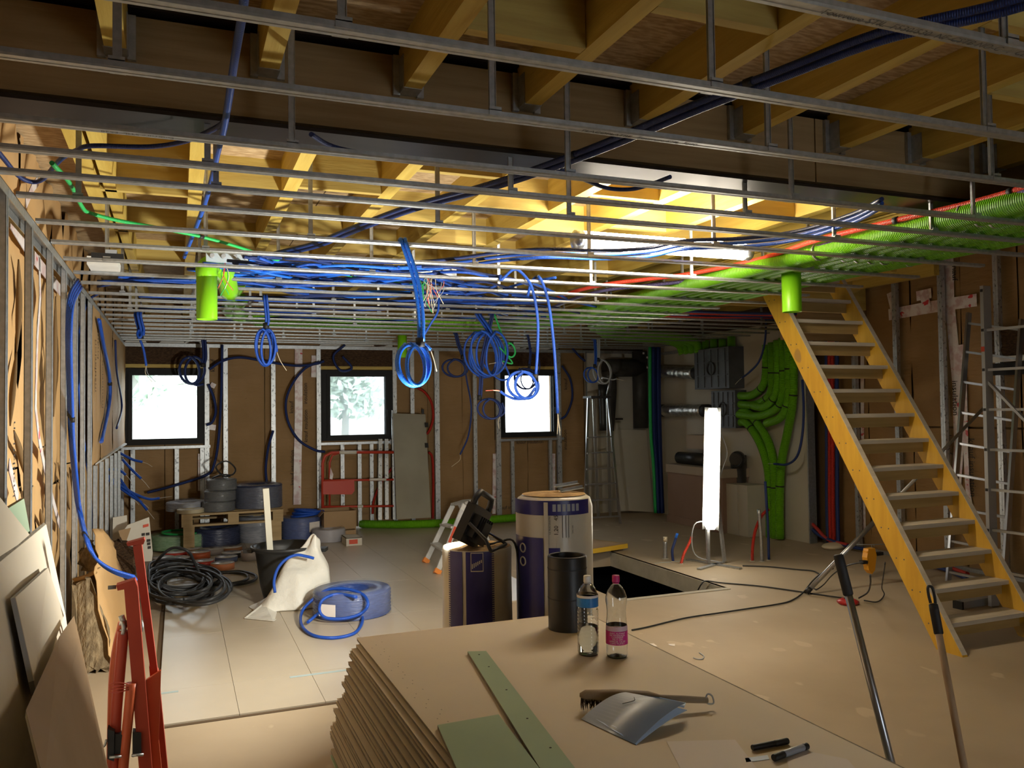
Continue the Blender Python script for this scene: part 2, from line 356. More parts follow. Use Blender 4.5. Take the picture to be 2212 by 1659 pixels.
def tape_px(pts, w, parent, X=None, Y=None, off=(0,0,0), mt='tape'):
    P = [px(a,b,X=X,Y=Y) + Vector(off) for a,b in pts]; n = Vector((1,0,0)) if X is not None else Vector((0,-1,0))
    if X is not None and X > 0: n = -n
    m_ = MB(); L = []; R = []
    for i, p in enumerate(P):
        t = (P[min(i+1,len(P)-1)] - P[max(i-1,0)]).normalized(); s = t.cross(n).normalized()*w/2; L.append(p-s); R.append(p+s)
    k = len(P); m_.add(L+R, [(i,i+1,k+i+1,k+i) for i in range(k-1)]); V = list(m_.v)
    m_.add([v + n*.003 for v in V], [(k+i,k+i+1,i+1,i) for i in range(k-1)]); return m_.build('sealing_tape', mt, parent)
tape_px([(5,445),(30,490),(60,540),(100,590),(140,640)], .075, wl, X=-.715)
tape_px([(84,550),(86,640),(80,730),(78,800),(76,880),(84,950),(98,1020),(116,1090),(130,1140)], .06, wl, X=-.715)
tape_px([(18,1000),(28,1040),(38,1078)], .06, wl, X=-.715)
tape_px([(132,720),(134,800),(131,900)], .06, wl, X=-.715)
tape_px([(170,610),(172,720),(173,850),(176,960),(184,1060)], .10, wl, X=-.715, mt='white_paint')
tape_px([(55,440),(70,405),(82,390)], .05, wl, X=-.70)
for (a,b),(c,d) in (((40,560),(36,760)),((36,760),(22,920)),((30,930),(55,1030)),((120,640),(116,900)),((125,1000),(150,1100)),((87,1100),(96,1150)),((150,1010),(160,1080))):
    p = [px(a,b,X=-.722), px((a+c)/2+random.uniform(-4,4),(b+d)/2,X=-.722), px(c,d,X=-.722)]
    MB().tube(p, lambda t: .004+.014*sin(pi*t), 4, res=8).build('paper_slit', 'kraft_dark', wl)
ZS = px(206,1003,X=-.60).z; YS = px(203,900,X=-.60).y
for y in (7.6,8.2,8.8,9.4,10.0,10.6,11.2): cstud(MB(), (XL,y,0),(XL,y,ZS-.03),.047,.028,(1,0,0)).build('short_stud', 'galv', wl)
for k in range(6):
    y0 = YS+.02+(11.34-YS-.02)*k/6; y1 = YS+.02+(11.34-YS-.02)*(k+1)/6
    sheet('insulation_sheet', 'kraft_light', (XL+.008,y0+.004,ZS),(0,y1-y0-.008,0),(0,0,2.455-ZS),6,12,.006,(1.1,1.3),wl,seed=300+k,nrm=(1,0,0))
# wooden sill board at the corner window and white reveal
MB().slab([px(206,1005,X=-.60),px(209,997,X=-.72),px(262,958,Y=11.2),px(274,960,Y=11.2)],(0,0,1),.012).build('sill_board', 'white_paint', wl)

# ---- back wall with three windows
WIN = [((264,796),(445,958)),((693,800),(848,949)),((1071,799),(1207,942))]
WR = []
for a, b in WIN:
    p = px(*a,Y=YB+.03); q = px(*b,Y=YB+.03); WR.append((p.x, q.x, q.z, p.z))
XW = px(1265,900,Y=YB).x
def wall_cells(x0, x1, z0, z1, holes):
    xs = sorted({x0,x1,*[h[0] for h in holes],*[h[1] for h in holes]}); out = []
    for i in range(len(xs)-1):
        a, b = xs[i], xs[i+1]; h = [h for h in holes if h[0] <= a+1e-6 and h[1] >= b-1e-6]
        if h: out += [(a,b,z0,h[0][2]),(a,b,h[0][3],z1)]
        else: out.append((a,b,z0,z1))
    return out
m = MB()
for a,b,c,d in wall_cells(-1.0, 7.4, -.02, OSB, WR): m.box((a,YB+.10,c),(b,YB+.36,d))
wb = m.build('wall_back', 'kraft_dark', kind='structure')
for i,(a,b,c,d) in enumerate(wall_cells(-.75, XW, 0, OSB-.01, WR)):
    n = max(1, round((b-a)/.62))
    for k in range(n):
        x0 = a+(b-a)*k/n; x1 = a+(b-a)*(k+1)/n
        sheet('insulation_sheet', 'kraft', (x0+.004,YB+.055,c),(x1-x0-.008,0,0),(0,0,d-c),8,max(3,int((d-c)*7)),.014,(1.1,1.4),wb,seed=i*11+k,nrm=(0,-1,0))
for i,(x0,x1,z0,z1) in enumerate(WR):
    w = thing('window_%d' % (i+1), ['left corner window with pale tree seen outside','middle window with hazy bluish glass above the red barrier','right window with plain white glass behind hanging blue loops'][i], None, ((x0+x1)/2,YB+.03,z0), kind='structure')
    y0 = YB-.02; fw = .105*(x1-x0)/1.03 + .015; m = MB()
    gx0, gx1, gz0, gz1 = x0+fw, x1-fw*.95, z0+.075, z1-.085
    for a,b,c,d in ((x0,x1,z0,gz0),(x0,x1,gz1,z1),(x0,gx0,gz0,gz1),(gx1,x1,gz0,gz1)): m.box((a,y0,c),(b,y0+.09,d))
    m.build('outer_frame', 'frame_dark', w); m = MB()
    for a,b,c,d in ((gx0-.045,gx1+.045,gz0-.035,gz0),(gx0-.045,gx1+.045,gz1,gz1+.035),(gx0-.045,gx0,gz0,gz1),(gx1,gx1+.045,gz0,gz1)): m.box((a,y0-.018,c),(b,y0+.06,d))
    m.build('sash', 'frame_dark', w)
    MB().box((gx0,y0+.03,gz0),(gx1,y0+.036,gz1)).build('pane', 'glass_film' if i == 1 else 'glass', w)
    hm = MB(); zc = (z0+z1)/2-.06; hx = gx1+.022; hm.box((hx-.014,y0-.028,zc-.03),(hx+.014,y0-.018,zc+.05)); hm.box((hx-.008,y0-.045,zc-.02),(hx+.008,y0-.028,zc)); hm.box((hx-.010,y0-.05,zc-.10),(hx+.010,y0-.036,zc))
    hm.build('handle', 'frame_dark', w)
    # reveal, lintel fibre and rail
    m = MB(); m.box((x0-.02,YB-.0,z0-.03),(x0,YB+.3,z1+.02)); m.box((x1,YB,z0-.03),(x1+.02,YB+.3,z1+.02)); m.box((x0,YB+.07,z0-.03),(x1,YB+.34,z0)); m.box((x0,YB+.07,z1),(x1,YB+.34,z1+.02)); m.build('reveal', 'frame_dark', wb)
    MB().box((x0-.01,YB-.015,z1+.01),(x1,YB+.03,z1+.055)).build('lintel_batten', 'wood_x', wb)
    sheet('lintel_fibre', 'fibre', (x0-.02,YB+.0,z1+.055),(x1-x0+.04,0,0),(0,0,.30),14,6,.03,(2.3,1.6),wb,seed=i+50,nrm=(0,-1,0))
    sheet('torn_white_strip', 'white_paint', (x0-.02,YB-.006,z1+.30),(x1-x0+.02,0,0),(0,0,.12),12,3,.012,(2,1),wb,seed=i+60,nrm=(0,-1,0))
    m = MB(); m.box((x0-.02,YB-.05,z0-.055),(x1+.05,YB+.0,z0-.052)); m.box((x0-.02,YB-.05,z0-.055),(x1+.05,YB-.048,z0-.018)); m.build('sill_rail', 'galv', wb)
bs = [(447,745,1065),(487,745,1062),(590,745,1050),(688,745,1080),(852,752,960),(890,752,900),(943,752,1120),(1025,755,1118),(1075,755,1118),(1206,757,1100)]
for x,y0,y1 in bs:
    a = px(x,y0,Y=YB-.05); 
    cstud(MB(), (a.x,YB-.05,0),(a.x,YB-.05,2.49),.055 if x not in (943,1075,1206) else .07,.05,(0,-1,0)).build('stud', 'galv_print', wb)
for x,w0 in ((287,0),(382,0),(437,0),(740,1),(777,1),(803,1),(820,1),(1108,2),(1190,2)):
    a = px(x,1000,Y=YB-.045); cstud(MB(), (a.x,YB-.045,0),(a.x,YB-.045,WR[w0][2]-.053),.05,.045,(0,-1,0)).build('short_stud', 'galv_print', wb)
MB().box((-.62,YB-.055,2.455),(6.8,YB-.05,2.50)).build('ceiling_track', 'galv', wb)
MB().box((-.62,YB-.055,.0),(XW,YB-.05,.04)).build('floor_track', 'galv', wb)
for pts,w in (([(645,752),(645,900),(643,1000),(642,1090)],.10),([(680,768),(679,815)],.085),([(455,830),(465,835)],.06),([(452,922),(466,924)],.07),([(436,980),(436,1060)],.09),([(1068,980),(1067,1110)],.05),([(1196,980),(1196,1090)],.05),([(846,905),(846,960)],.05)):
    tape_px(pts, w, wb, Y=YB+.0, off=(0,0,0))
for s,x,y,sz,v in (('knauf insulation',632,1010,.075,1),('knauf',630,880,.075,1),('insulation',660,850,.075,1),('knauf insulation',661,920,.07,1),('knauf',460,790,.075,1),('insulation',460,860,.07,1),('knauf insulation',1145,955,.07,0),('knauf insulation',1105,1096,.075,0),('knauf',1222,830,.08,1),('insulation',1221,950,.08,1)):
    p = px(x,y,Y=YB+.03); text(s, sz, frame(p,(0,0,1),(-1,0,0)) if v else frame(p,(1,0,0),(0,0,1)), 'ink', wb)
for s,x,y,sz in (('insulation',207,790,.11),('knauf',212,745,.11),('insulation',222,830,.11),('knauf insulation',30,1045,.08)):
    p = px(x,y,X=-.605); text(s, sz, frame(p,(0,0,1),(0,-1,0)), 'ink', wl)
# plain white boards of the technical corner
MB().box((XW,YB-.03,0),(XR+.05,YB+.02,2.49)).build('plasterboard_panel', 'plaster_white', wb)
MB().box((XW-.012,YB-.055,0),(XW+.004,YB-.028,2.49)).build('corner_bead', 'galv', wb)
wr = MB().box((XR,7.72,0),(XR+.1,YB-.03,2.62)).build('wall_right', 'plaster_white', kind='structure')
MB().box((XR-.003,7.70,0),(XR+.103,7.718,2.62)).build('end_stud', 'galv', wr)
MB().box((XR-.03,9.6,2.40),(XR,10.9,2.44)).build('wall_rail', 'galv', wr)
# ---- insulated wall behind the stair
ws = MB().box((XRI+.14,-3.2,-.02),(XRI+.4,11.8,OSB)).build('wall_stair', 'kraft_dark', kind='structure')
ys = [-3,-2,-1,0,.9,1.7,2.5,3.2,3.9,4.6,5.25,5.85,6.45,7.05,7.66]
for i in range(len(ys)-1):
    for a,b in ((0,1.36),(1.38,OSB-.01)):
        sheet('insulation_sheet', 'kraft', (XRI+.10,ys[i]+.006,a),(0,ys[i+1]-ys[i]-.012,0),(0,0,b-a),8,10,.012,(1.1,1.4),ws,seed=i*5+int(a),nrm=(-1,0,0))
sy = [-2,-1.2,-.4,.4,1.2,2.0,2.8,3.4,4.0] + [px(x,y,X=XRI).y for x,y in ((2148,560),(2034,800),(1937,900),(1846,900))] + [7.5]
for y in sy: cstud(MB(), (XRI,y,0),(XRI,y,OSB-.02),.05,.05,(-1,0,0)).build('stud', 'galv_print', ws)
MB().box((XRI-.003,-3,0),(XRI+.05,7.7,.035)).build('floor_track', 'galv', ws)
tape_px([(2049,555),(2051,650),(2058,720),(2068,830),(2072,960),(2062,1100)], .11, ws, X=XRI+.085)
tape_px([(2074,745),(2082,830),(2085,960)], .07, ws, X=XRI+.08)
tape_px([(1920,680),(1990,667),(2050,657),(2110,648)], .12, ws, X=XRI+.08)
tape_px([(1980,640),(2012,633)], .10, ws, X=XRI+.078)
tape_px([(1996,640),(2004,665)], .10, ws, X=XRI+.074)
tape_px([(1922,632),(1932,675)], .08, ws, X=XRI+.08)
tape_px([(1863,700),(1863,1000),(1867,1150)], .05, ws, X=XRI+.085)
tape_px([(2086,960),(2090,1050),(2100,1120)], .05, ws, X=XRI+.08)
p0 = px(2130,690,X=XRI); p1 = px(2212,640,X=XRI)
MB().box((XRI-.02,p1.y-2.2,1.98),(XRI+.09,p0.y,2.03)).build('window_head', 'white_paint', ws)
sheet('lintel_fibre', 'fibre', (XRI+.03,p1.y-2.2,2.04),(0,p0.y-p1.y+2.25,0),(0,0,.26),10,6,.03,(2,2),ws,seed=99,nrm=(-1,0,0))
MB().box((XRI-.005,p1.y-2.2,1.86),(XRI+.06,p0.y-.05,1.97)).build('window_frame_head', 'frame_dark', ws)
for s,x,y in (('knauf',2062,585),('insulation',2063,860),('knauf',2050,960),('knauf insulation',2100,1010)):
    p = px(x,y,X=XRI+.075); text(s, .09, frame(p,(0,0,-1),(0,-1,0)), 'ink', ws)
MB().box((5.9,6.99,2.30),(7.0,7.04,2.62)).build('landing_beam', 'wood_beam', ws)
# ---- wall behind the camera, with an unseen opening added and sized for fill daylight
m = MB()
for a,b,c,d in wall_cells(-1.0,7.4,-.02,OSB,[(2.2,3.4,0.0,2.2)]): m.box((a,-3.4,c),(b,-3.2,d))
m.build('wall_front', 'kraft', kind='structure')
# ================================================================== LAMPS
mat('lamp_tube', (1,.95,.85), rough=.4, emit=((1.0,.89,.71), TUBE_W*.46))
mat('lamp_tube_ceiling', (1,.95,.85), rough=.4, emit=((1.0,.88,.69), TUBE_W*1.9))
mat('lamp_glass', (1,1,1), rough=.3, emit=((1.0,.97,.90), 12))
# tube lamp lying in the ceiling void
t = thing('work_tube_lamp', 'glowing tube lamp lying in the ceiling void above the channels', 'lamp', (2.85,4.45,2.58))
MB().lathe([(.03,-.60),(.055,-.59),(.055,.59),(.03,.60)], (2.85,4.45,2.62), 16, (1,0,0)).build('tube', 'lamp_tube_ceiling', t)
for sx in (-1,1): MB().lathe([(.058,0),(.058,.05),(.02,.07)], (2.85+sx*.59,4.45,2.62), 16, (sx,0,0)).build('end_cap', 'galv', t)
# standing tube lamp beside the floor opening
lb = px(1541,1222); LX, LY = lb.x, lb.y
t = thing('standing_tube_lamp', 'bright vertical tube lamp on a metal stand beside the floor opening', 'lamp', (LX,LY,0))
a = px(1540,882,Y=LY+.02); b = px(1535,1143,Y=LY+.02)
MB().tube([b, b+(a-b)*.04, b+(a-b)*.5, b+(a-b)*.96, a], lambda u: .04 if u in (0,1) else .076-.022*u, 20).build('tube', 'lamp_tube', t)
hm = MB(); ax_ = (a-b).normalized(); f0_ = Vector((.70,.71,0)); s0_ = ax_.cross(f0_).normalized(); f0_ = s0_.cross(ax_); vs = []
for q in (b-ax_*.01,a+ax_*.01):
    for k in range(13): g_ = radians(-96+16*k); vs.append(q+(f0_*cos(g_)+s0_*sin(g_))*.084)
hm.add(vs,[(k,k+1,14+k,13+k) for k in range(12)],True); ho = hm.build('back_housing', 'galv', t); ho.modifiers.new('s','SOLIDIFY').thickness = .004
m = MB(); m.bar(px(1485,1210),px(1600,1230),.05,.03); m.bar(px(1510,1231),px(1562,1216),.05,.03); m.build('base', 'galv', t)
m = MB(); m.bar((LX-.04,LY+.03,.02), b+Vector((.03,.09,.25)), .03,.03); m.bar((LX+.18,LY+.06,.02), b+Vector((.16,.09,.25)), .03,.03); m.bar(b+Vector((.05,.1,.2)), a+Vector((.05,.1,-.1)), .04,.02); m.build('upright', 'galv', t)
MB().tube([a+Vector((.10,.05,-.2)),a+Vector((.2,.05,-.45)),a+Vector((.14,.05,-.62)),b+Vector((.12,.05,.4)),b+Vector((.1,.06,.1)),b+Vector((-.16,.05,.05)),b+Vector((-.16,.05,-.25)),px(1560,1216,Z=.02)], .006, 6, res=6).build('lamp_lead', 'wire_grey', t)
# black floodlight on the short insulation roll
FP = px(1030,1178,Y=4.22)
t = thing('floodlight', 'black floodlight with handle propped on the short insulation roll', 'lamp', FP)
c0 = px(1003,1174,Y=4.14); c1 = px(1052,1066,Y=4.14)      # lower and upper end of the body
up = (c1-c0).normalized(); nrm = Vector((-.72,.62,.0)); nrm = (nrm - up*nrm.dot(up)).normalized(); sd = up.cross(nrm).normalized(); L = (c1-c0).length
Mf = Matrix((sd, up, nrm)).transposed(); w = .16; cc = c0 + up*(L*.36)
MB().cbox(cc, (w*1.5, L*.72, .05), M=Mf).build('body', 'black', t)
m = MB()
for k in range(7): m.cbox(cc - nrm*.04 + sd*(-.09+.03*k), (.006, L*.42, .05), M=Mf)
m.build('cooling_fins', 'black', t); MB().cbox(cc - nrm*.055 - up*.02, (.10,.12,.06), M=Mf).build('driver_box', 'black', t)
MB().cbox(cc + nrm*.028, (w*1.3, L*.62, .006), M=Mf).build('glass', 'lamp_glass', t)
e = c0 + up*L; hs = w*.62
MB().tube([cc+up*L*.34+sd*w*.70, e-up*.05+sd*w*.70, e-up*.01+sd*hs*.85, e-up*.01-sd*hs*.85, e-up*.05-sd*w*.70, cc+up*L*.34-sd*w*.70], .017, 8).build('handle', 'black', t)
zt = FP.z
for s_ in (-1,1):
    q = cc - nrm*.03 + sd*w*.76*s_; fo = Vector((q.x - nrm.x*.13, q.y - nrm.y*.13, zt+.012)); MB().tube([q, (q+fo)/2 - nrm*.035, fo], .009, 6).build('stand_leg', 'black', t)
q1 = cc - nrm*.03 + sd*w*.76; q2 = cc - nrm*.03 - sd*w*.76
MB().tube([Vector((q1.x-nrm.x*.13,q1.y-nrm.y*.13,zt+.012)), Vector((q2.x-nrm.x*.13,q2.y-nrm.y*.13,zt+.012))], .009, 6).build('stand_foot', 'black', t)
MB().tube([cc-nrm*.07-up*.05, Vector((FP.x-.02,FP.y-.05,zt+.02)), Vector((FP.x+.06,FP.y-.06,zt+.012)), Vector((FP.x+.13,FP.y-.01,zt+.012)), Vector((FP.x+.185,FP.y-.09,zt+.008)), Vector((FP.x+.2,FP.y-.14,zt-.25))], .006, 6, res=6).build('lead', 'black', t)
ld = bpy.data.lights.new('floodlight_beam', 'AREA'); ld.shape = 'RECTANGLE'; ld.size = w*1.2; ld.size_y = L*.55; ld.energy = FLOOD_W; ld.color = (1.0,.97,.86)
lo = bpy.data.objects.new('floodlight_beam', ld); COL.objects.link(lo); lp = cc + nrm*.05 - Vector(t['_o']); z = -nrm; x = sd; y = z.cross(x)
lo.parent = t; lo.matrix_local = Matrix(((x.x,y.x,z.x,lp.x),(x.y,y.y,z.y,lp.y),(x.z,y.z,z.z,lp.z),(0,0,0,1)))
# ================================================================== CEILING CHANNELS
CH = [1.46,1.95,2.37,2.89,3.21,3.52,3.88,4.38,4.88,5.38,5.88,6.32,6.84,7.2,7.56,7.9,8.3,8.68,9.08,9.5,9.92,10.32,10.7,11.0]
PROF = [(-.0235,.018),(-.0235,.005),(-.019,0),(-.007,0),(-.005,.0015),(.005,.0015),(.007,0),(.019,0),(.0235,.005),(.0235,.018),(.0215,.018),(.0215,.006),(.018,.0025),(-.018,.0025),(-.0215,.006),(-.0215,.018)]
ENDX = {5:4.93,6:4.92,7:4.90,8:4.87,9:4.80,10:4.93,11:4.6,12:4.62}
def strap(x, y, z0, z1):
    m = MB(); m.box((x-.011,y-.0012,z0),(x+.011,y+.0012,z1)); m.box((x-.011,y-.005,z0),(x-.009,y+.005,z1)); m.box((x+.009,y-.005,z0),(x+.011,y+.005,z1))
    m.box((x-.02,y-.027,z0-.016),(x+.02,y-.0245,z0+.012)); m.box((x-.02,y+.0245,z0-.016),(x+.02,y+.027,z0+.012)); m.box((x-.02,y-.027,z0+.0),(x+.02,y+.027,z0+.003)); return m
for i, y in enumerate(CH):
    x1 = ENDX.get(i, 6.9 if i < 5 else 6.78); x0 = XL+.006
    t = thing('ceiling_channel', 'galvanised ceiling channel, the %s from the top of the photo' % (ordn(i)), 'channel', (x0,y,CEIL), 'ceiling channels hung below the joists')
    rz = random.uniform(-.004,.004)
    MB().prism(PROF, (x0,y,CEIL),(x1,y+rz,CEIL)).build('rail', 'galv', t)
    js = FJ if y < 3.1 else BJ + [4.3,4.95,5.74,6.3]
    for k in range(i % 2 if y < 3.1 else (i*2) % 3, len(js), 2 if y < 3.1 else 3):
        xx = js[k] + .052
        if xx > x1-.05 or xx < x0+.1: continue
        if 3.12 < y < 3.45: continue
        strap(xx, y, CEIL+.018, JB+.10).build('hanger', 'galv', t)
    if 3.1 < y < 3.45:
        for xx in (.1,1.3,2.5,3.7,4.9): strap(xx, y, CEIL+.018, 2.668).build('hanger', 'galv', t)
    if i in (3,6,9):
        MB().prism([(a*1.04,b-.0006) for a,b in PROF], (2.4+.3*i/3,y,CEIL),(2.5+.3*i/3,y,CEIL)).build('splice', 'galv', t)
    if i == 0: text('Fourrure STIL  F530/530  NF-CSTB NO-C   .  CE', .033, frame((1.70,y,CEIL-.0006),(1,0,0),(0,-1,0)), 'ink_grey', t)
    if i == 2: text('PLACOPLATRE   Fourrure STIL  F530', .028, frame((1.43,y,CEIL-.0006),(1,0,0),(0,-1,0)), 'ink_grey', t)
    if i == 3: text('Fourrure STIL  F530', .026, frame((-.12,y,CEIL-.0006),(-1,0,0),(0,1,0)), 'ink_grey', t)
# ================================================================== CONDUITS AND DUCTS
def pp(pts, **k): return [px(a,b,**k) for a,b in pts]
def jig(P, a): return [p + Vector((random.uniform(-a,a),random.uniform(-a,a),random.uniform(-a,a))) for p in P]
def conduit(name, label, P, r, m_, cat='conduit', group=None, n=8, res=6, off=None, ties=(), tm='black_tape', ends=None):
    t = thing(name, label, cat, P[0], group)
    if off: P = [p + Vector(off) for p in P]
    MB().tube(P, r, n, res=res).build('hose', m_, t)
    Q = crom(P, 6)
    for u in ties:
        i = min(len(Q)-2, int(u*(len(Q)-1))); MB().tube([Q[i], Q[i] + (Q[i+1]-Q[i]).normalized()*.03], r*1.25, 8).build('tie_wrap', tm, t)
    if ends:
        e = Q[-1]; d = (Q[-1]-Q[-3]).normalized()
        for k, c in enumerate(ends):
            q = Vector((random.uniform(-.4,.4),random.uniform(-.4,.4),random.uniform(-.4,.1)))
            MB().tube([e-d*.01, e+d*.06+q*.02, e+d*.13+q*.08], .0022, 5, res=4).build('core_wire', c, t)
    return t
ZC = 2.60
# thick pair crossing the picture from the upper right
A = [(2260,-22),(2120,18),(1900,70),(1690,150),(1500,225),(1300,310),(1140,370),(1030,405),(880,447),(760,492),(680,525),(600,545),(545,560)]
conduit('conduit', 'upper of two dark blue conduits crossing diagonally to the top right corner', pp(A,Z=ZC), .012, 'blue_dark', ties=(.28,.45))
conduit('conduit', 'lower of two dark blue conduits crossing diagonally to the top right corner', [p+Vector((.022,.012,-.014)) for p in pp(A,Z=ZC)], .012, 'blue_dark')
B = [(531,-30),(522,40),(510,110),(492,230),(482,285),(470,330),(458,385),(442,440),(425,487),(404,540),(398,556)]
conduit('conduit', 'blue conduit dropping steeply from the top edge at the left', pp(B,Z=2.585), .0115, 'blue', ties=(.55,.72))
conduit('conduit', 'dark navy conduit swinging left across the lit joists', pp([(485,262),(465,277),(400,305),(320,317),(200,315),(165,325),(130,345),(95,385),(70,393),(40,380),(10,345),(-10,320)],Z=2.60), .0095, 'blue_dark')
conduit('green_conduit', 'thin bright green conduit sagging below the joists at the left', pp([(112,352),(150,395),(178,448),(195,460),(250,475),(330,490),(430,510),(520,535),(600,562),(700,586),(830,606),(905,616)],Z=2.565), .0095, 'green_cable', ties=(.55,.7))
conduit('conduit', 'short dark conduit dipping behind the steel beam near the middle', pp([(672,290),(700,308),(730,320),(775,330)],Z=2.60), .0095, 'blue_dark')
conduit('conduit', 'dark blue conduit branching off in a wave below the steel beam', pp([(1120,380),(1165,368),(1215,366),(1260,387),(1310,406),(1360,409),(1400,400),(1448,382)],Z=2.60), .0095, 'blue_dark')
for k, o in enumerate(((0,0),(6,9),(-4,18))):
    conduit('conduit', 'dark conduit of the bundle passing under the glowing ceiling tube, %s' % ('upper one','middle one','lower one')[k], pp([(1905,430+o[1]),(1840,463+o[1]),(1720,500+o[1]),(1600,515+o[1]),(1480,520+o[1]),(1400,536+o[1]),(1300,541+o[1]),(1180,538+o[1]),(1080,545+o[1]),(1000,556+o[1]),(900,566+o[1]),(800,566+o[1]),(650,560+o[1]),(560,552+o[1])],Z=2.545+.012*k), .011, ('blue_dark','blue','blue')[k])
# tangle between the two junction boxes
rnd = random.Random(3)
TL = 'blue conduit lying in the dense tangle above the channels, middle left'
for k in range(34):
    a = (rnd.uniform(400,560), rnd.uniform(552,612)); e = (rnd.uniform(840,960), rnd.uniform(572,640)); h = rnd.uniform(-14,18)
    P = [px(a[0],a[1],Z=rnd.uniform(2.53,2.56))] + [px(a[0]+(e[0]-a[0])*u, a[1]+(e[1]-a[1])*u+h*sin(pi*u)+rnd.uniform(-7,7), Z=rnd.uniform(2.53,2.575)) for u in (.2,.4,.6,.8)] + [px(e[0],e[1],Z=rnd.uniform(2.53,2.56))]
    conduit('conduit', TL, P, .0105, rnd.choice(('blue','blue','blue_bright','blue_dark')), group='blue conduits tangled above the channels', n=6, res=5, ties=(rnd.uniform(.2,.8),) if k % 3 == 0 else ())
TR = 'blue conduit spreading right from the tangle towards the green ducts'
for k in range(20):
    a = (rnd.uniform(900,960), rnd.uniform(575,640)); e = (rnd.uniform(1060,1330), rnd.uniform(600,690)); h = rnd.uniform(-16,14)
    P = [px(a[0]+(e[0]-a[0])*u, a[1]+(e[1]-a[1])*u+h*sin(pi*u)+rnd.uniform(-6,6), Z=rnd.uniform(2.53,2.57)) for u in (0,.25,.5,.75,1)]
    conduit('conduit', TR, P, .0105, rnd.choice(('blue','blue','blue_dark')), group='blue conduits spreading right above the channels', n=6, res=5, ties=(.5,) if k % 4 == 0 else ())
for k in range(7):
    a = (rnd.uniform(200,260), rnd.uniform(596,615)); e = (rnd.uniform(430,520), rnd.uniform(590,616))
    P = [px(a[0]+(e[0]-a[0])*u, a[1]+(e[1]-a[1])*u+rnd.uniform(-8,8), Z=2.535+.006*k) for u in (0,.3,.6,1)]
    conduit('conduit', 'blue conduit running from the left wall to the tangle', P, .0105, 'blue', group='blue conduits from the left wall to the tangle', n=6, res=5)
for k in range(8):
    y = rnd.uniform(640,690); P = [px(x,y+rnd.uniform(-6,6),Z=2.535) for x in (300,480,640,820,1000,1180)]
    conduit('conduit', 'blue conduit seen between the far channels above the hanging coils', P, .0105, rnd.choice(('blue','blue_dark')), group='blue conduits between the far channels', n=6, res=5)
# junction boxes above the channels
mat('clear_plastic', (.62,.72,.82), rough=.25, alpha=.75)
def jbox(c, s, label, wires):
    t = thing('junction_box', label, 'box', c); c = Vector(c); s = Vector(s)
    MB().box(c-Vector((s.x/2,s.y/2,0)), c+Vector((s.x/2,s.y/2,s.z))).build('case', 'clear_plastic', t)
    for k in range(5):
        MB().lathe([(.016,0),(.016,.025),(.013,.03)], c+Vector((-s.x/2+s.x*(k+.5)/5,-s.y/2,s.z*.5)), 10, (0,-1,0)).build('gland', 'wire_grey', t)
    for k in range(wires):
        x = rnd.uniform(-.09,.09); p = c + Vector((x,rnd.uniform(-.05,.05),0)); l = rnd.uniform(.08,.26)
        MB().tube([p, p+Vector((rnd.uniform(-.03,.03),0,-l*.5)), p+Vector((rnd.uniform(-.07,.07),rnd.uniform(-.03,.03),-l))], .0028, 5, res=4).build('core_wire', rnd.choice(('wire_red','wire_red','wire_cream','wire_grey','green_cable')), t)
jbox(px(930,598,Z=2.56), (.34,.16,.09), 'clear junction box with loose red and cream wires above the tangle', 22)
jbox(px(505,572,Z=2.56), (.34,.16,.07), 'clear junction box beside the left green sleeve', 5)
t = thing('conduit_junction_cover', 'white plastic cover plate above the channels beside the left green sleeve', 'cover', px(490,586,Z=2.56))
MB().cbox(px(490,586,Z=2.565), (.30,.10,.02)).build('plate', 'white_paint', t)
# hanging coils
def coil(label, top, cen, rx, ry, Y, m_, r=.0105, turns=3, tail=None, name='conduit_coil', spread=.10, ends=None, tw=.0, strands=2, cat='conduit'):
    ch = min(CH, key=lambda q: abs(q-Y)); Y = ch-.036; c = px(*cen,Y=Y); t = thing(name, label, cat, px(*top[0],Y=Y)); sx = abs(px(cen[0]+rx,cen[1],Y=Y).x-c.x); sz = abs(px(cen[0],cen[1]+ry,Y=Y).z-c.z)
    rn = random.Random(int(cen[0]*7+cen[1])); kn = px(*top[-1],Y=Y)
    x0_ = px(*top[0],Y=Y).x; hk = [Vector((x0_,ch+.02,2.532)), Vector((x0_,ch-.01,2.534)), Vector((x0_,Y,2.505))]
    for k in range(strands):
        MB().tube([p+Vector((cos(k*2.4)*r*1.1*min(2,strands-1), -.012+sin(k*2.4)*r*1.1*min(2,strands-1), 0)) for p in hk+pp(top[1:],Y=Y)], r, 8, res=5).build('drop', m_, t)
    P = []
    for k in range(turns*14+1):
        u = 2*pi*k/14; q = k//14; ex = .82+.10*q+.06*sin(q*2.1); ez = .86+.09*((q*1.7) % 1.6)
        P.append(c + Vector((sx*ex*sin(u)+ (q-turns/2)*sx*.22*cos(u/2), spread*(q-turns/2)/max(1,turns)+.02*cos(u), sz*ez*cos(u)*1.0 - sz*(1-ez)*-.0)))
    # close the knot
    dz = kn.z - max(p.z for p in P)
    MB().tube(P, r, 8, res=2).build('loop', m_, t)
    MB().tube([kn+Vector((0,0,.02)), kn-Vector((0,0,.03))], r*2.4, 8).build('tie_wrap', 'black_tape', t)
    if tail:
        Q = pp(tail,Y=Y); MB().tube(Q, r*.9, 8, res=6).build('tail', m_, t)
        for cc in ends or ('wire_cream',): MB().tube([Q[-1], Q[-1]+(Q[-1]-Q[-2]).normalized()*.05+Vector((rn.uniform(-.02,.02),0,-.02)), Q[-1]+(Q[-1]-Q[-2]).normalized()*.1+Vector((rn.uniform(-.07,.07),0,-.05))], .0028, 5, res=4).build('core_wire', cc, t)
    return t
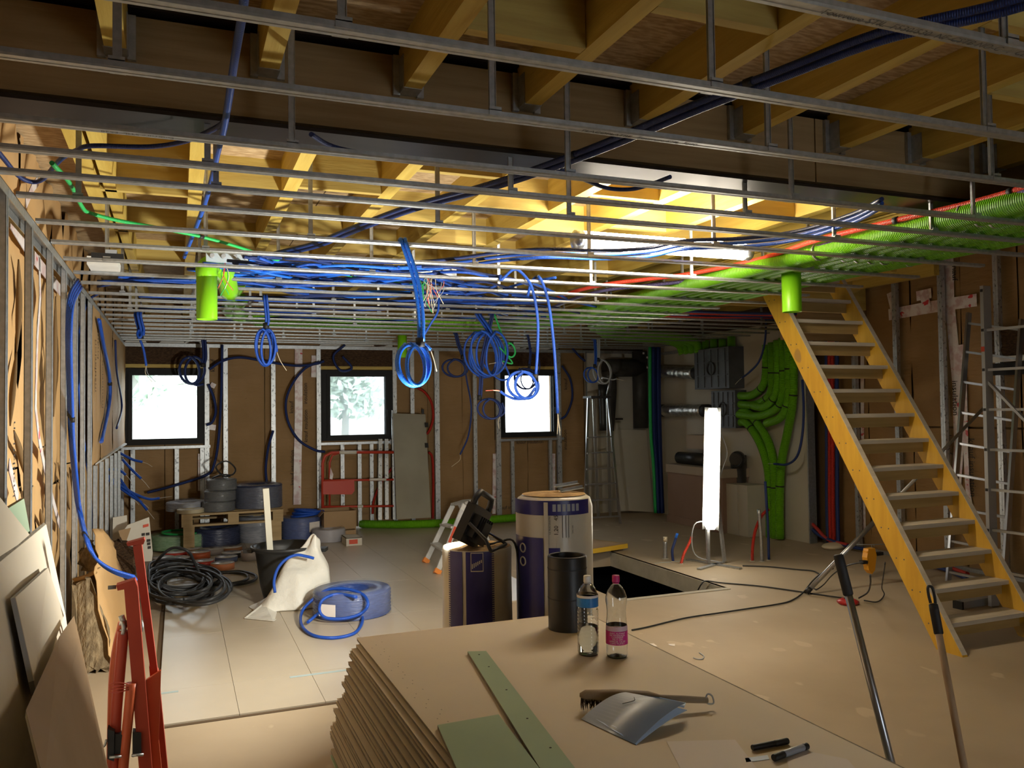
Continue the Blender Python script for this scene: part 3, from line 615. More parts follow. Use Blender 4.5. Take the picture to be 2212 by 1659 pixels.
coil('bright blue conduit coil hanging lowest at the centre, left of the right window', [(872,568),(893,590),(903,640),(908,690),(908,738)], (893,788), 32, 52, 4.6, 'blue_bright', turns=3, r=.0110, strands=2, tail=[(908,738),(920,745),(930,755)])
coil('narrow blue conduit coil hanging in front of the wall left of the middle window', [(573,640),(575,665),(577,690),(575,703)], (573,750), 19, 45, 6.6, 'blue', turns=4, r=.010, strands=2, tail=[(585,720),(596,745),(598,760)])
coil('navy coil with two round loops and a long tail, left of the large coil cluster', [(985,730),(990,745),(1000,770)], (983,795), 28, 22, 9.3, 'blue_dark', turns=2, r=.012, tail=[(1000,770),(1008,820),(1018,880),(1012,940),(994,982)])
coil('large cluster of blue loops hanging in front of the right window', [(1035,690),(1050,705),(1060,722)], (1050,765), 30, 55, 7.6, 'blue', turns=6, r=.0105, strands=5, spread=.3, tail=[(1040,780),(1055,800),(1080,820),(1100,815),(1092,790)])
coil('round navy loop low in front of the right window edge', [(1062,722),(1042,770),(1038,830),(1036,858)], (1058,883), 27, 25, 7.7, 'blue_dark', turns=2, r=.0105, tail=[(1085,870),(1090,890),(1080,900)])
coil('blue loop in front of the right window with red core ends', [(1082,570),(1110,582),(1135,600),(1150,630),(1160,690),(1160,750),(1156,815)], (1130,832), 34, 34, 5.4, 'blue', turns=2, r=.0105, strands=1, tail=[(1156,838),(1140,858),(1115,862),(1095,855),(1080,845)], ends=('wire_red','wire_cream'))
coil('thin dark loops hanging behind the blue loop at the right window', [(1140,728),(1145,760),(1143,790)], (1135,818), 22, 26, 9.4, 'blue_dark', turns=3, r=.008, tail=[(1145,760),(1162,770),(1165,800),(1150,830)])
coil('grey round cable coil hanging in front of the step ladder top', [(1292,712),(1292,760),(1292,776)], (1301,803), 20, 30, 9.8, 'wire_grey', turns=2, r=.011, tail=[(1300,815),(1322,820),(1332,818)])
coil('small blue coil beside the grey cable coil near the step ladder', [(1284,730),(1286,770),(1285,790)], (1277,810), 16, 19, 9.9, 'blue', turns=2, r=.010)
coil('black cable coil in front of the left window top corner', [(440,735),(442,770),(438,788)], (415,800), 26, 34, 11.1, 'blue_dark', turns=3, r=.016, tail=[(440,830),(425,832),(412,828)])
coil('short blue conduit bunch tied up below the far channels on the left', [(297,683),(301,700),(304,712),(303,725)], (302,722), 6, 10, 8.2, 'blue', turns=1, r=.012, strands=4, tail=[(303,735),(310,755),(316,790)], ends=('wire_grey','wire_cream'))
coil('green cable loop hanging beside the large coil cluster', [(1070,740),(1090,738),(1105,742)], (1098,757), 14, 18, 7.6, 'green_cable', turns=1, r=.009, strands=1, tail=[(1075,748),(1090,762),(1107,785),(1085,780)])
conduit('conduit', 'long blue conduit hooked over a channel and hanging straight down past the right window', [px(1140,640,Y=5.42),px(1147,612,Y=5.42),px(1157,599,Y=5.40)]+pp([(1166,600),(1176,622),(1186,660),(1196,740),(1202,830),(1205,893)],Y=5.34), .0105, 'blue', ties=(.12,.3), ends=('wire_cream','wire_cream','tie'))
conduit('conduit', 'blue conduit slanting down to the knot of the bright blue coil', [Vector((px(950,655,Y=6.3).x,6.33,2.53))]+pp([(946,672),(930,700),(917,722)],Y=6.285), .009, 'blue')
# cables at the left wall
for k in range(4):
    P = pp([(170,606),(152,640),(147,700),(147,760),(150,860),(153,940),(160,1020),(168,1090)],X=-.60+.004*k) + pp([(185,1160),(205,1200),(240,1226),(291,1243)],Y=5.55-.02*k)
    P = [p + Vector((.004*k,.024*k-.04,-.012*k)) for p in P]
    conduit('conduit', 'blue conduit hanging down the left wall studs to the red trestle', P, .0095, 'blue', group='blue conduits down the left wall', ties=(.4,.72), n=7)
for k in range(2):
    conduit('conduit', 'blue conduit behind the left studs beside the white strip', [p+Vector((0,.02*k,0)) for p in pp([(215,632),(190,650),(174,700),(168,760),(172,860),(180,950),(190,1020),(196,1080),(197,1145)],X=-.665)], .0095, 'blue', group='blue conduits beside the white strip', ties=(.8,))
for k in range(3):
    conduit('conduit', 'blue conduit bowed against the far part of the left wall', [p+Vector((.0,.05*k,0)) for p in pp([(213,690),(222,740),(234,800),(237,850),(230,900),(218,955)],X=-.585)], .012, 'blue', group='bowed conduits on the left wall', ties=(.5,))
conduit('conduit', 'thin dark conduit curving down beside the left corner window', pp([(249,735),(252,800),(262,860),(262,890),(252,925)],X=-.585), .011, 'blue_dark')
for k,(P) in enumerate(([(258,978),(285,992),(308,998)],[(264,992),(285,1015),(305,1034)],[(230,1014),(256,1015),(272,1026)],[(229,1024),(262,1050),(290,1066),(322,1078),(345,1076)],[(232,1030),(268,1052),(295,1075),(318,1102)],[(233,1036),(262,1056),(285,1072),(306,1085)],[(256,1030),(270,1050),(282,1068)])):
    conduit('conduit', '%s cut blue conduit end sticking out of the wall below the left corner window' % ORD[k], pp(P,Y=10.6), .015, 'blue', ends=('tie',), n=7)
# conduits on the back wall
for lb,P,c in (('navy conduit running level across the back wall between the windows',[(452,798),(480,780),(520,772),(580,782),(640,790),(682,786),(700,780)],'blue_dark'),('navy conduit arching from the middle window down to its sill',[(690,782),(660,795),(634,825),(618,865),(622,910),(645,950),(680,972),(702,976)],'blue_dark'),('navy conduit hanging beside the left window stud',[(480,745),(478,850),(472,950),(462,1005),(448,1025),(400,1042),(350,1056),(318,1064)],'blue_dark'),('short navy conduit rising from the big dark reel',[(590,930),(580,965),(574,1010),(576,1042)],'blue_dark'),('dark loop right of the right window frame',[(1214,790),(1232,820),(1236,860),(1224,895),(1212,905)],'blue_dark'),('navy conduit loop right of the left window frame',[(450,830),(462,860),(466,890),(458,912),(446,918)],'blue_dark'),('thin dark conduit hanging at the technical corner top',[(1236,752),(1252,770),(1264,780)],'blue_dark'),('navy bundle sagging over the middle window top',[(745,745),(720,770),(735,800),(760,795),(740,770)],'blue_dark')):
    conduit('conduit', lb, pp(P,Y=YB-.11), .017, c)
conduit('red_conduit', 'red conduit arching above the leaning grey panel', pp([(902,838),(918,848),(932,870),(936,900),(930,925),(922,938)],Y=YB-.10), .019, 'red_pipe')
conduit('red_conduit', 'red conduit standing behind the leaning grey panel edge', pp([(926,976),(934,990),(936,1040),(935,1120)],Y=YB-.10), .019, 'red_pipe')
conduit('red_conduit', 'red conduit curving up behind the red and white barrier', pp([(848,1010),(825,1040),(808,1080),(805,1110)],Y=YB-.10), .017, 'red_pipe')
# red and purple pipes beside the green ducts
conduit('red_conduit', 'red ribbed pipe running beside the green ducts', pp([(2260,385),(2190,412),(2090,440),(1960,470),(1850,497),(1760,520),(1640,560),(1500,590),(1400,603),(1310,614),(1240,630),(1200,645)],Z=2.62), .016, 'red_bright', ties=(.1,.3))
conduit('purple_conduit', 'purple ribbed pipe running below the red one beside the green ducts', pp([(2260,398),(2180,425),(2090,452),(1960,485),(1850,512),(1760,535),(1640,572),(1500,604),(1400,616),(1310,626),(1240,645),(1185,668)],Z=2.60), .016, 'purple_pipe')
conduit('insulated_pipe', 'blue sleeved pipe end at the far right above the green ducts', pp([(2118,441),(2150,434),(2200,423),(2260,408)],Z=2.62), .028, 'blue')
for k in range(5):
    conduit('red_conduit' if k % 2 else 'conduit', ('red' if k % 2 else 'dark blue') + ' pipe crossing far back above the channels, %s of five' % ORD[k], pp([(1380,668+4*k),(1480,672+4*k),(1600,676+3*k),(1720,678+3*k)],Z=2.56), .015, 'red_pipe' if k % 2 else 'blue_dark')
# green ventilation ducts
for k in range(8):
    x = 3.755 + .110*k; P = [Vector((x+rnd.uniform(-.01,.01),y,2.575+rnd.uniform(-.006,.006))) for y in (1.2,2.2,3.2,4.2,5.2,6.2,7.0)]
    if k < 4:
        P += [Vector((x-.05,7.7+.10*k,2.57)), Vector((x-.5,8.5+.13*k,2.57)), Vector((2.6,8.72+.12*k,2.57)), Vector((1.6,8.75+.12*k,2.57)), Vector((.75,8.78+.12*k,2.57))]
        if k == 0: P += [Vector((.45,8.3,2.57)), Vector((.42,7.2,2.58)), Vector((.42,6.4,2.58))]
        if k == 1: P += [Vector((.52,8.2,2.57)), Vector((.5,7.4,2.57))]
    else:
        P += [Vector((x+.05,7.6,2.57)), Vector((x+.35,8.7+.12*(k-4),2.57)), Vector((5.4,9.3+.14*(k-4),2.57)), Vector((6.2,9.5+.14*(k-4),2.56)), Vector((6.55,9.55+.14*(k-4),2.50)), Vector((6.62,9.56+.13*(k-4),2.36))]
    t = thing('ventilation_duct', 'green ribbed ventilation duct, %s of eight from the left, lying above the channels' % ORD[k], 'duct', P[0], 'green ventilation ducts above the channels')
    MB().tube(P, .056, 12, res=8).build('hose', 'green_duct', t)
    for y in (3.05,4.1,5.0): MB().lathe([(.0575,0),(.0575,.012)], (x,y,2.575), 12, (0,1,0)).build('clamp_band', 'galv', t)
def sleeve(label, cen, top, bot, r, Y, elbow=None):
    a = px(cen,top,Y=Y); b = px(cen,bot,Y=Y); t = thing('duct_sleeve', label, 'duct', b)
    MB().lathe([(r,0),(r,a.z-b.z),(r-.004,a.z-b.z),(r-.004,0),(r,0)], b, 24, caps=False).build('pipe', 'green_pipe', t)
    if elbow:
        Q = [Vector((b.x,b.y,a.z-.02)), Vector((b.x,b.y,a.z+.03)), Vector((b.x+elbow*.4,b.y+.08,a.z+.07)), Vector((b.x+elbow,b.y+.25,a.z+.05)), Vector((b.x+elbow*1.4,b.y+.6,a.z-.03))]
        MB().tube(Q, r*1.02, 16, res=6).build('elbow', 'green_pipe', t)
    return t
sleeve('lime green duct sleeve poking down on the left below the junction box', 447, 590, 690, .064, 5.62, .12)
sleeve('green duct sleeve poking down in front of the stair top', 1711, 575, 674, .066, 4.62)
sleeve('small dark green duct sleeve poking down beside the middle window', 869, 725, 772, .055, 9.6)

q = px(226,578,Z=2.53); tag(MB().cbox(q+Vector((0,0,.0145)), (.17,.34,.05)).build('polystyrene_block', 'white_paint'), 'white polystyrene block on the channels at the left wall corner', 'block')
q = px(228,545,Z=2.53); q.y = min(CH, key=lambda c_: abs(c_-q.y)); t = thing('black_bracket', 'black rail bracket on the channels above the left wall studs', 'bracket', q); MB().cbox(q+Vector((0,0,.0035)), (.17,.05,.03)).build('bar', 'black', t); MB().cbox(q+Vector((.02,.0,.0285)), (.06,.07,.02)).build('plate', 'wire_grey', t)
# ================================================================== STAIR
mat('stair_y', (.70,.42,.045), (.60,.34,.035), sc=3, st=(6,6,.8), rough=.5, spots=((.40,.24,.06), 3.5, .66), bump=.08, bsc=8)
mat('tread_grey', (.62,.54,.42), (.50,.43,.32), sc=4, st=(.6,5,5), rough=.75, bump=.1, bsc=10)
mat('riser_brown', (.42,.28,.10), (.33,.21,.07), sc=3, st=(.6,8,8), rough=.7)
G_, R_, Y0_, Z0_, SXL, SXR, TK = .126, .194, 3.982, .176, 4.64, 5.362, .176
def nose(z): return Y0_ + (z-Z0_)*G_/R_
t = thing('staircase', 'steep yellow wooden open staircase with dusty treads', 'staircase', (5.0,4.2,0))
for x0,x1 in ((SXL-.045,SXL),(SXR,SXR+.045)):
    zt = 2.92; o = .022
    st = MB().slab([(x0,nose(0)-o,0),(x0,nose(0)+TK,0),(x0,nose(zt)+TK,zt),(x0,nose(zt)-o,zt)],(1,0,0),x1-x0).build('stringer', 'stair_y', t)
    MB().slab([(x0+.001,nose(.012)-o-.004,.012),(x0+.001,nose(.012)-o,.012),(x0+.001,nose(zt)-o,zt),(x0+.001,nose(zt)-o-.004,zt)],(1,0,0),x1-x0-.002).build('worn_edge', 'tread_grey', st)
    for k in range(14):
        z = Z0_+k*R_
        if z > 2.85: continue
        for d in (.05,.115): MB().lathe([(.005,0),(.005,.002)], ((x0-.001) if x0 < 5 else x1+.001, nose(z)+d, z-.02), 8, (-1 if x0 < 5 else 1,0,0)).build('screw_head', 'ink_grey', st)
for k in range(14):
    z = Z0_+k*R_; y = nose(z)
    tr = MB().box((SXL,y-.006,z-.028),(SXR,y+TK-.012,z)).build('tread', 'tread_grey', t)
    MB().box((SXL,y+.05,z-.105),(SXR,y+.075,z-.028)).build('cleat_board', 'riser_brown', tr)
# ================================================================== STACK OF PLASTERBOARD
mat('board_paper', (.76,.68,.55), (.72,.64,.51), sc=1.5, rough=.85)
mat('board_core', (.27,.24,.185), (.19,.165,.125), sc=20, st=(1,1,5), rough=.95, bump=.4, bsc=60)
mat('board_green', (.40,.53,.38), (.36,.48,.34), sc=2, rough=.85)
mat('edge_ink', (.42,.37,.30), rough=.8)
SZ = .600; nb = 42; bt_ = SZ/nb
rnd = random.Random(11)
for k in range(nb):
    z1 = SZ - k*bt_; z0 = z1 - bt_ + .0008
    u = k/nb; x0 = .735 - .02 - .10*min(1,u*1.7) + rnd.uniform(-.012,.012); y1 = 3.70 - .04*(k > 0) + rnd.uniform(-.02,.02)
    if k == 0: x0, y1 = .732, 3.70
    lowg = k > 32
    t = thing('plasterboard', ('top plasterboard of the low stack carrying the bottles' if k == 0 else '%s plasterboard %s of the low stack in the foreground' % (ordn(k), 'from the top')), 'plasterboard', (1.29,2.45,z0), 'stacked plasterboards')
    MB().box((x0+.002,1.2,z0+.001),(1.85+rnd.uniform(-.01,.01),y1-.002,z1-.001)).build('core', 'board_green' if lowg else 'board_core', t)
    MB().box((x0,1.2,z1-.001),(1.85,y1,z1)).build('face_paper', 'board_green' if lowg else 'board_paper', t)
    if k == 0:
        m = MB()
        for i in range(60): xx = x0+.035+rnd.uniform(-.01,.012)+.02*(i % 3); yy_ = 1.4+i*.037; m.box((xx,yy_,z1),(xx+.004,yy_+.007,z1+.0003))
        m.build('edge_print', 'edge_ink', t)['kind'] = 'stuff'
def offcut(name, label, poly, z, th, m_, cat='plasterboard'):
    t = thing(name, label, cat, poly[0]); MB().slab([Vector((p.x,p.y,z+.001)) for p in poly],(0,0,1),th-.002).build('core', 'board_core', t)
    MB().slab([Vector((p.x,p.y,z+th-.001)) for p in poly],(0,0,1),.001).build('face_paper', m_, t); return t
t = offcut('plasterboard_strip', 'long narrow green plasterboard strip lying on the stack', [px(*p,Z=.614) for p in ((1010,1407),(1050,1406),(1247,1665),(1170,1665))], SZ, .014, 'board_green')
for p in ((1035,1414),(1056,1440),(1094,1490),(1139,1552),(1189,1615)): q = px(*p,Z=.6143); MB().lathe([(.004,0),(.004,.0006)], (q.x,q.y,SZ+.0141), 8).build('screw_hole', 'ink', t)
offcut('plasterboard_offcut', 'pale green rectangular plasterboard offcut at the bottom edge on the stack', [px(*p,Z=.614) for p in ((945,1566),(1077,1543),(1172,1668),(1000,1690))], SZ, .014, 'board_green')
# ================================================================== INSULATION ROLLS
mat('roll_white', (.58,.55,.46), (.50,.47,.39), sc=4, rough=.32, bump=.12, bsc=7)
mat('roll_blue', (.035,.032,.19), (.022,.02,.13), sc=5, rough=.33, bump=.15, bsc=8)
mat('roll_end', (.42,.27,.11), (.25,.15,.06), sc=25, rough=.95, bump=.8, bsc=30)
def arcband(c, r, a0, a1, z0, z1, n=16, dr=.002):
    """skin patch on a roll; angles in degrees, -90 faces the camera"""
    vs = []; fs = []
    for i in range(n+1):
        a = radians(a0+(a1-a0)*i/n)
        for z in (z0,z1): vs.append((c[0]+(r+dr)*cos(a), c[1]+(r+dr)*sin(a), z))
    for i in range(n): fs.append((2*i,2*i+2,2*i+3,2*i+1))
    return MB().add(vs, fs, True)
def on_roll(c, r, a, z):
    """warp for text: x along the axis upward or around"""
    def w(co): ang = radians(a) + co.x/r; return Vector((c[0]+(r+.0035)*cos(ang), c[1]+(r+.0035)*sin(ang), z+co.y))
    return w
def on_roll_v(c, r, a, z):
    def w(co): ang = radians(a) - co.y/r; return Vector((c[0]+(r+.0035)*cos(ang), c[1]+(r+.0035)*sin(ang), z+co.x))
    return w
TC = px(1196,1065,Y=4.10); TC = Vector((TC.x,4.10,0)); TR = .208; TH = px(1196,1068,Y=4.1).z
t = thing('insulation_roll', 'tall white and navy wrapped insulation roll with printed label', 'insulation roll', TC)
MB().lathe([(TR-.01,0),(TR,.02),(TR+.003,.3),(TR-.002,.7),(TR,TH-.06),(TR-.012,TH-.015),(TR-.035,TH)], TC, 40).build('wrapping', 'roll_white', t)
MB().lathe([(.001,.004),(.06,.010),(.13,.006),(TR-.035,.004)], TC+Vector((0,0,TH)), 24, caps=False).build('fibre_end', 'roll_end', t)
va = math.degrees(math.atan2(-TC.y,-TC.x))     # direction to the camera
va = -90 - 90 - va if False else math.degrees(math.atan2(-TC.y, -TC.x))
def A(px_off): return va + px_off
BZ = [px(1150,q,Y=TC.y-TR).z for q in (1086,1118,1150,1168,1096,1106)]
for a0,a1,z0,z1 in ((-85,60,BZ[1],BZ[0]),):
    arcband(TC,TR,A(a0),A(a1),z0,z1,24).build('navy_band', 'roll_blue', t)
b = MB()
for i in range(12):
    pass
arcband(TC,TR,A(-80),A(-16),.0,BZ[3],20).build('navy_panel', 'roll_blue', t)
arcband(TC,TR,A(-8),A(8),.0,BZ[3]-.05,10).build('navy_panel', 'roll_blue', t)
arcband(TC,TR,A(-14.5),A(-8.5),.0,TH-.02,6,.004).build('strap_line', 'roll_white', t)
for s,sz,a,z in (('1,20   45',.030,3,BZ[2]+.025),('ULTRACOUSTIC',.013,-6,BZ[2]+.025),('3441344',.012,27,BZ[2]+.0)):
    text(s, sz, None, 'ink', t, warp=on_roll_v(TC,TR,A(a),z))
for a in (12,17,21): arcband(TC,TR,A(a-.5),A(a+.5),BZ[2]-.04,BZ[2]+.075,3,.003).build('label_line', 'ink_grey', t)
for k in range(6): arcband(TC,TR,A(-2+7*k),A(2.8+7*k),BZ[5]-.008,BZ[4]+.006,3,.0028).build('pictogram', 'wire_grey', t)
for z in (BZ[3]-.06,BZ[3]-.13): 
    q = A(-52); MB().torus((TC.x+(TR+.003)*cos(radians(q)),TC.y+(TR+.003)*sin(radians(q)),z), .022, .004, (cos(radians(q)),sin(radians(q)),0), 20, 6).build('pictogram', 'roll_white', t)
for k in range(2):
    b = thing('metal_bracket', ('grey metal bracket lying on the tall roll', 'second grey metal bracket crossing the first on the tall roll')[k], 'bracket', TC+Vector((.09,-.02+.05*k,TH+.012)))
    q0 = TC+Vector((.03,-.02+.06*k,TH+.014+.02*k)); MB().bar(q0, q0+Vector((.15,.03,.012)), .032,.003).build('plate', 'galv', b); MB().bar(q0+Vector((0,0,.008)), q0+Vector((.15,.03,.02)), .003,.016).build('flange', 'galv', b)
SC = Vector((FP.x,4.22,0)); SR = .186; SH = FP.z
t = thing('insulation_roll', 'short navy and white wrapped insulation roll carrying the floodlight', 'insulation roll', SC)
MB().lathe([(SR-.006,0),(SR,.02),(SR+.002,.4),(SR-.002,.7),(SR,SH-.01),(SR-.006,SH-.001)], SC, 40, caps=False).build('wrapping', 'roll_white', t)
MB().lathe([(.001,-.004),(.05,.0),(.1,-.003),(.15,0),(SR-.006,-.001)], SC+Vector((0,0,SH)), 28, caps=False).build('fibre_end', 'roll_end', t)
va = math.degrees(math.atan2(-SC.y, -SC.x))
arcband(SC,SR,A(-48),A(-24),0,SH-.005,10).build('navy_panel', 'roll_blue', t); arcband(SC,SR,A(-18),A(24),0,SH-.005,16).build('navy_panel', 'roll_blue', t)
for s_,a in ((-1,-48),(1,24)):
    m = MB()
    for k in range(46): z = .35+k*(SH-.36)/46; m.add([v for v in arcband(SC,SR,A(a),A(a+s_*4),z,z+.006,1).v],[(0,2,3,1)])
    m.build('printed_fringe', 'roll_blue', t)['kind'] = 'stuff'
for a0,a1,z0,z1 in ((-10,10,SH-.105,SH-.100),(-10,10,SH-.012,SH-.008),(-10,-9,SH-.105,SH-.01),(9,10,SH-.105,SH-.01)): arcband(SC,SR,A(a0),A(a1),z0,z1,4,.003).build('pictogram', 'roll_white', t)
for k in range(6): arcband(SC,SR,A(-8+2.8*k),A(-6.4+2.8*k),SH-.09+.006*k,SH-.065+.004*k,2,.003).build('pictogram', 'roll_white', t)
# ================================================================== ON THE STACK
mat('pvc_black', (.022,.022,.022), (.032,.032,.031), sc=4, rough=.42)
b = px(1246,1367,Z=SZ); h = px(1246,1197,Y=b.y+.09).z - SZ; c = Vector((b.x,b.y+.09,SZ+.0005)); r = .0895
t = thing('black_pipe_section', 'thick black plastic pipe section standing on the stack behind the bottles', 'pipe', c)
MB().lathe([(r,0),(r,h-.006),(r-.003,h),(r-.012,h),(r-.013,h-.004),(r-.013,0),(r,0)], c, 40, caps=False).build('shell', 'pvc_black', t)
for z in (h*.42,h*.82): MB().lathe([(r+.0005,z),(r+.0014,z+.003),(r+.0005,z+.006)], c, 40, caps=False).build('seam', 'black_soft', t)
mat('pet', (.95,.97,.98), rough=.03, trans=1.0, ior=1.42)
mat('water', (.95,.98,.98), rough=.0, trans=1.0, ior=1.15)
mat('label_blue', (.02,.12,.42), (.05,.30,.70), sc=9, rough=.35)
mat('label_pink', (.68,.03,.28), rough=.35)
mat('label_pale', (.72,.50,.62), rough=.4)
mat('cap_white', (.80,.80,.78), rough=.4)
mat('cap_pink', (.55,.02,.18), rough=.35)
mat('white_print', (.85,.82,.82), rough=.6)
def bottle(label, base, H, r, body, capm, cat='bottle'):
    c = Vector((base.x,base.y,SZ+.0005)); t = thing('water_bottle', label, cat, c)
    op = [(.001,.012),(r*.55,.004),(r*.9,.0),(r,.012)] + body + [(.0125,H-.035),(.0125,H-.022)]; ip = [(max(.0008,q-.0011),z+(.0012 if z < .02 else 0)) for q,z in op[::-1]]
    MB().lathe(op+ip, c, 32, caps=False).build('bottle_body', 'pet', t)
    MB().lathe([(.0135,H-.032),(.0135,H-.028)], c, 20).build('neck_ring', capm, t)
    MB().lathe([(.0155,H-.026),(.0155,H-.004),(.0145,H),(.001,H)], c, 20, caps=False).build('cap', capm, t); return t, c
p = px(1271,1413,Z=SZ); B1 = [(.043,.02)]
H1 = .318
for k in range(11): z = .028+k*.0145; B1 += [(.0435,z),(.0435,z+.008),(.0415,z+.011)]
B1 += [(.040,.192),(.0435,.196),(.0435,.232),(.041,.245),(.032,.268),(.019,.285)]
t, c = bottle('clear water bottle with a blue label and white cap on the stack', p, H1, .043, B1, 'cap_white')
MB().lathe([(.0402,.008),(.0402,.115)], c, 24).build('water_fill', 'water', t)
MB().lathe([(.0442,.196),(.0442,.232)], c, 28, caps=False).build('label_band', 'label_blue', t); MB().lathe([(.0442,.233),(.0440,.243)], c, 28, caps=False).build('label_edge', 'white_print', t)
p = px(1333,1418,Z=SZ); H2 = .325
B2 = [(.044,.06),(.0435,.10),(.0425,.13),(.0395,.16),(.0385,.18),(.040,.20),(.0435,.225),(.043,.24),(.036,.262),(.02,.285)]
t, c = bottle('empty water bottle with a pink label and magenta cap on the stack', p, H2, .043, B2, 'cap_pink')
MB().lathe([(.0448,.055),(.0442,.108)], c, 28, caps=False).build('label_band', 'label_pink', t); MB().lathe([(.0442,.109),(.0430,.128)], c, 28, caps=False).build('label_edge', 'label_pale', t)
va = math.degrees(math.atan2(-c.y,-c.x))
for k, s in enumerate(("AVEC AUTANT","DE MINERAUX,","COMMENT","PEUT-ON","APPELER CA DE","L'EAU PLATE ?")): text(s, .0092, None, 'white_print', t, warp=on_roll(c,.0425,va+4,c.z+.102-.008*k))
# hand brush
mat('brush_wood', (.34,.26,.17), (.25,.19,.12), sc=5, st=(1,6,6), rough=.7); mat('bristle', (.045,.025,.015), (.09,.06,.035), sc=60, rough=.95, bump=.8, bsc=90)
q0 = px(1252,1496,Z=.66); q1 = px(1400,1500,Z=.66); q2 = px(1528,1493,Z=.66); t = thing('hand_brush', 'wooden hand brush with dark bristles lying on the stack', 'brush', px(1330,1510,Z=SZ))
q0.z = SZ+.052; q1.z = SZ+.050; q2.z = SZ+.030; sb = (q1-q0).normalized(); sn = Vector((-sb.y,sb.x,0))
MB().tube([q0, q0+(q1-q0)*.08, q0+(q1-q0)*.5, q1, q1+(q2-q1)*.2, q1+(q2-q1)*.6, q2], lambda u: [.006,.017,.022,.020,.011,.0115,.010][min(6,int(u*6+.5))], 12, res=0).build('handle', 'brush_wood', t)
m = MB(); rr = random.Random(4)
for k in range(420):
    u = rr.uniform(.02,.98); s = rr.uniform(-.020,.020); a = q0+(q1-q0)*u+sn*s; e = Vector((a.x+rr.uniform(-.008,.008)+sb.x*.0,a.y+rr.uniform(-.01,.01)+sn.y*s*.4,SZ+.001)); a.z -= .008
    m.add([a+sb*.0012,a-sb*.0012,e],[(0,1,2)]); m.add([a+sn*.0012,a-sn*.0012,e],[(0,1,2)])
m.build('bristles', 'bristle', t)['kind'] = 'stuff'
MB().tube([q2-Vector((.01,0,0)), q2+Vector((.0,.0,.02)), q2+Vector((.018,.0,.012)), q2+Vector((.02,-.005,-.01)), q2+Vector((.004,0,-.012)), q2-Vector((.012,0,.0))], .003, 6, res=4).build('cord_loop', 'wire_grey', t)
# bent booklet
mat('booklet_grey', (.36,.40,.45), (.30,.34,.385), sc=3, rough=.42); mat('booklet_page', (.50,.62,.80), rough=.5)
t = thing('booklet', 'bent open booklet with a glossy grey cover lying on the stack', 'booklet', px(1360,1560,Z=SZ))
def ruled(name, A_, B_, m_, n=14, th=.002):
    vs = []; 
    for i in range(n+1): vs += [A_(i/n), B_(i/n)]
    k = len(vs); b = MB(); b.add(vs + [v - Vector((0,0,th)) for v in vs], [(2*i,2*i+2,2*i+3,2*i+1) for i in range(n)] + [(k+2*i,k+2*i+1,k+2*i+3,k+2*i+2) for i in range(n)] + [(2*i,k+2*i,k+2*i+2,2*i+2) for i in range(n)] + [(2*i+1,2*i+3,k+2*i+3,k+2*i+1) for i in range(n)], True)
    return b.build(name, m_, t)
a0 = px(1255,1552,Z=SZ+.004); a1 = px(1370,1606,Z=SZ+.004); b0 = px(1352,1497,Z=SZ+.075); b1 = px(1480,1520,Z=SZ+.055)
def bl(p, q, u, h): 
    v = p+(q-p)*u; v.z = SZ+.003+ (max(p.z,q.z)-SZ)*sin(min(1,u)*pi/2)*h; return v
ruled('cover', lambda u: bl(a0,b0,u,1.0), lambda u: bl(a1,b1,u,1.0), 'booklet_grey')
c0 = px(1395,1494,Z=SZ+.07); c1 = px(1475,1530,Z=SZ+.03)
ruled('pages', lambda u: bl(a0,b0,.15+.8*u,.9)-Vector((0,0,.002)), lambda u: bl(a1,b1,u,.62)+Vector((.004,-.004,-.001)), 'booklet_page')
ruled('back_leaf', lambda u: b0+(b1-b0)*u*.98+Vector((0,0,-.012*u)), lambda u: px(1420+58*u,1512+12*u,Z=SZ+.07-.03*u)+Vector((.02,.02,0)), 'booklet_page')
MB().tube([bl(a0,b0,.55,1)*.7+bl(a1,b1,.55,1)*.3+Vector((0,0,.002)), bl(a0,b0,.7,1)*.62+bl(a1,b1,.7,1)*.38+Vector((0,0,.002)), bl(a0,b0,.8,1)*.7+bl(a1,b1,.8,1)*.3+Vector((0,0,.002))], .0012, 4, res=3).build('scribble', 'ink', t)
mat('paper', (.78,.72,.66), rough=.8)
for nm,lab,po in (('paper_sheet','white paper sheet at the bottom edge left of the marker pens',((1440,1602),(1588,1598),(1665,1700),(1500,1720))),('paper_sheet','white paper sheet at the bottom edge right of the marker pens',((1700,1640),(1740,1622),(1830,1640),(1900,1720),(1720,1740)))):
    P = [px(*q,Z=SZ+.001) for q in po]; t = thing(nm, lab, 'paper', P[0]); MB().slab(P,(0,0,1),.0006).build('sheet', 'paper', t)
P = [px(*q,Z=SZ+.001) for q in ((1609,1638),(1658,1631),(1662,1640),(1612,1647))]
t = thing('tape_scrap', 'small strip of bluish tape beside the marker pens', 'tape', P[0]); MB().slab(P,(0,0,1),.0006).build('strip', 'booklet_page', t)
mat('pen_silver', (.34,.37,.42), rough=.3)
def pen(label, a, b, r, segs):
    A_ = px(*a,Z=SZ+r); B_ = px(*b,Z=SZ+r); A_.z = B_.z = SZ+r+.001; t = thing('marker_pen', label, 'pen', (A_+B_)/2); d = (B_-A_); L_ = d.length
    for nm,u0,u1,rr_,m_ in segs: MB().lathe([(rr_*.9,u0*L_),(rr_,u0*L_+.002),(rr_,u1*L_-.002),(rr_*.9,u1*L_)], A_, 16, d).build(nm, m_, t)
    return t
pen('solid black marker pen on the stack near the bottom edge', (1625,1616),(1702,1601), .0085, (('barrel',0,.62,.0085,'black'),('cap',.62,1,.009,'black')))
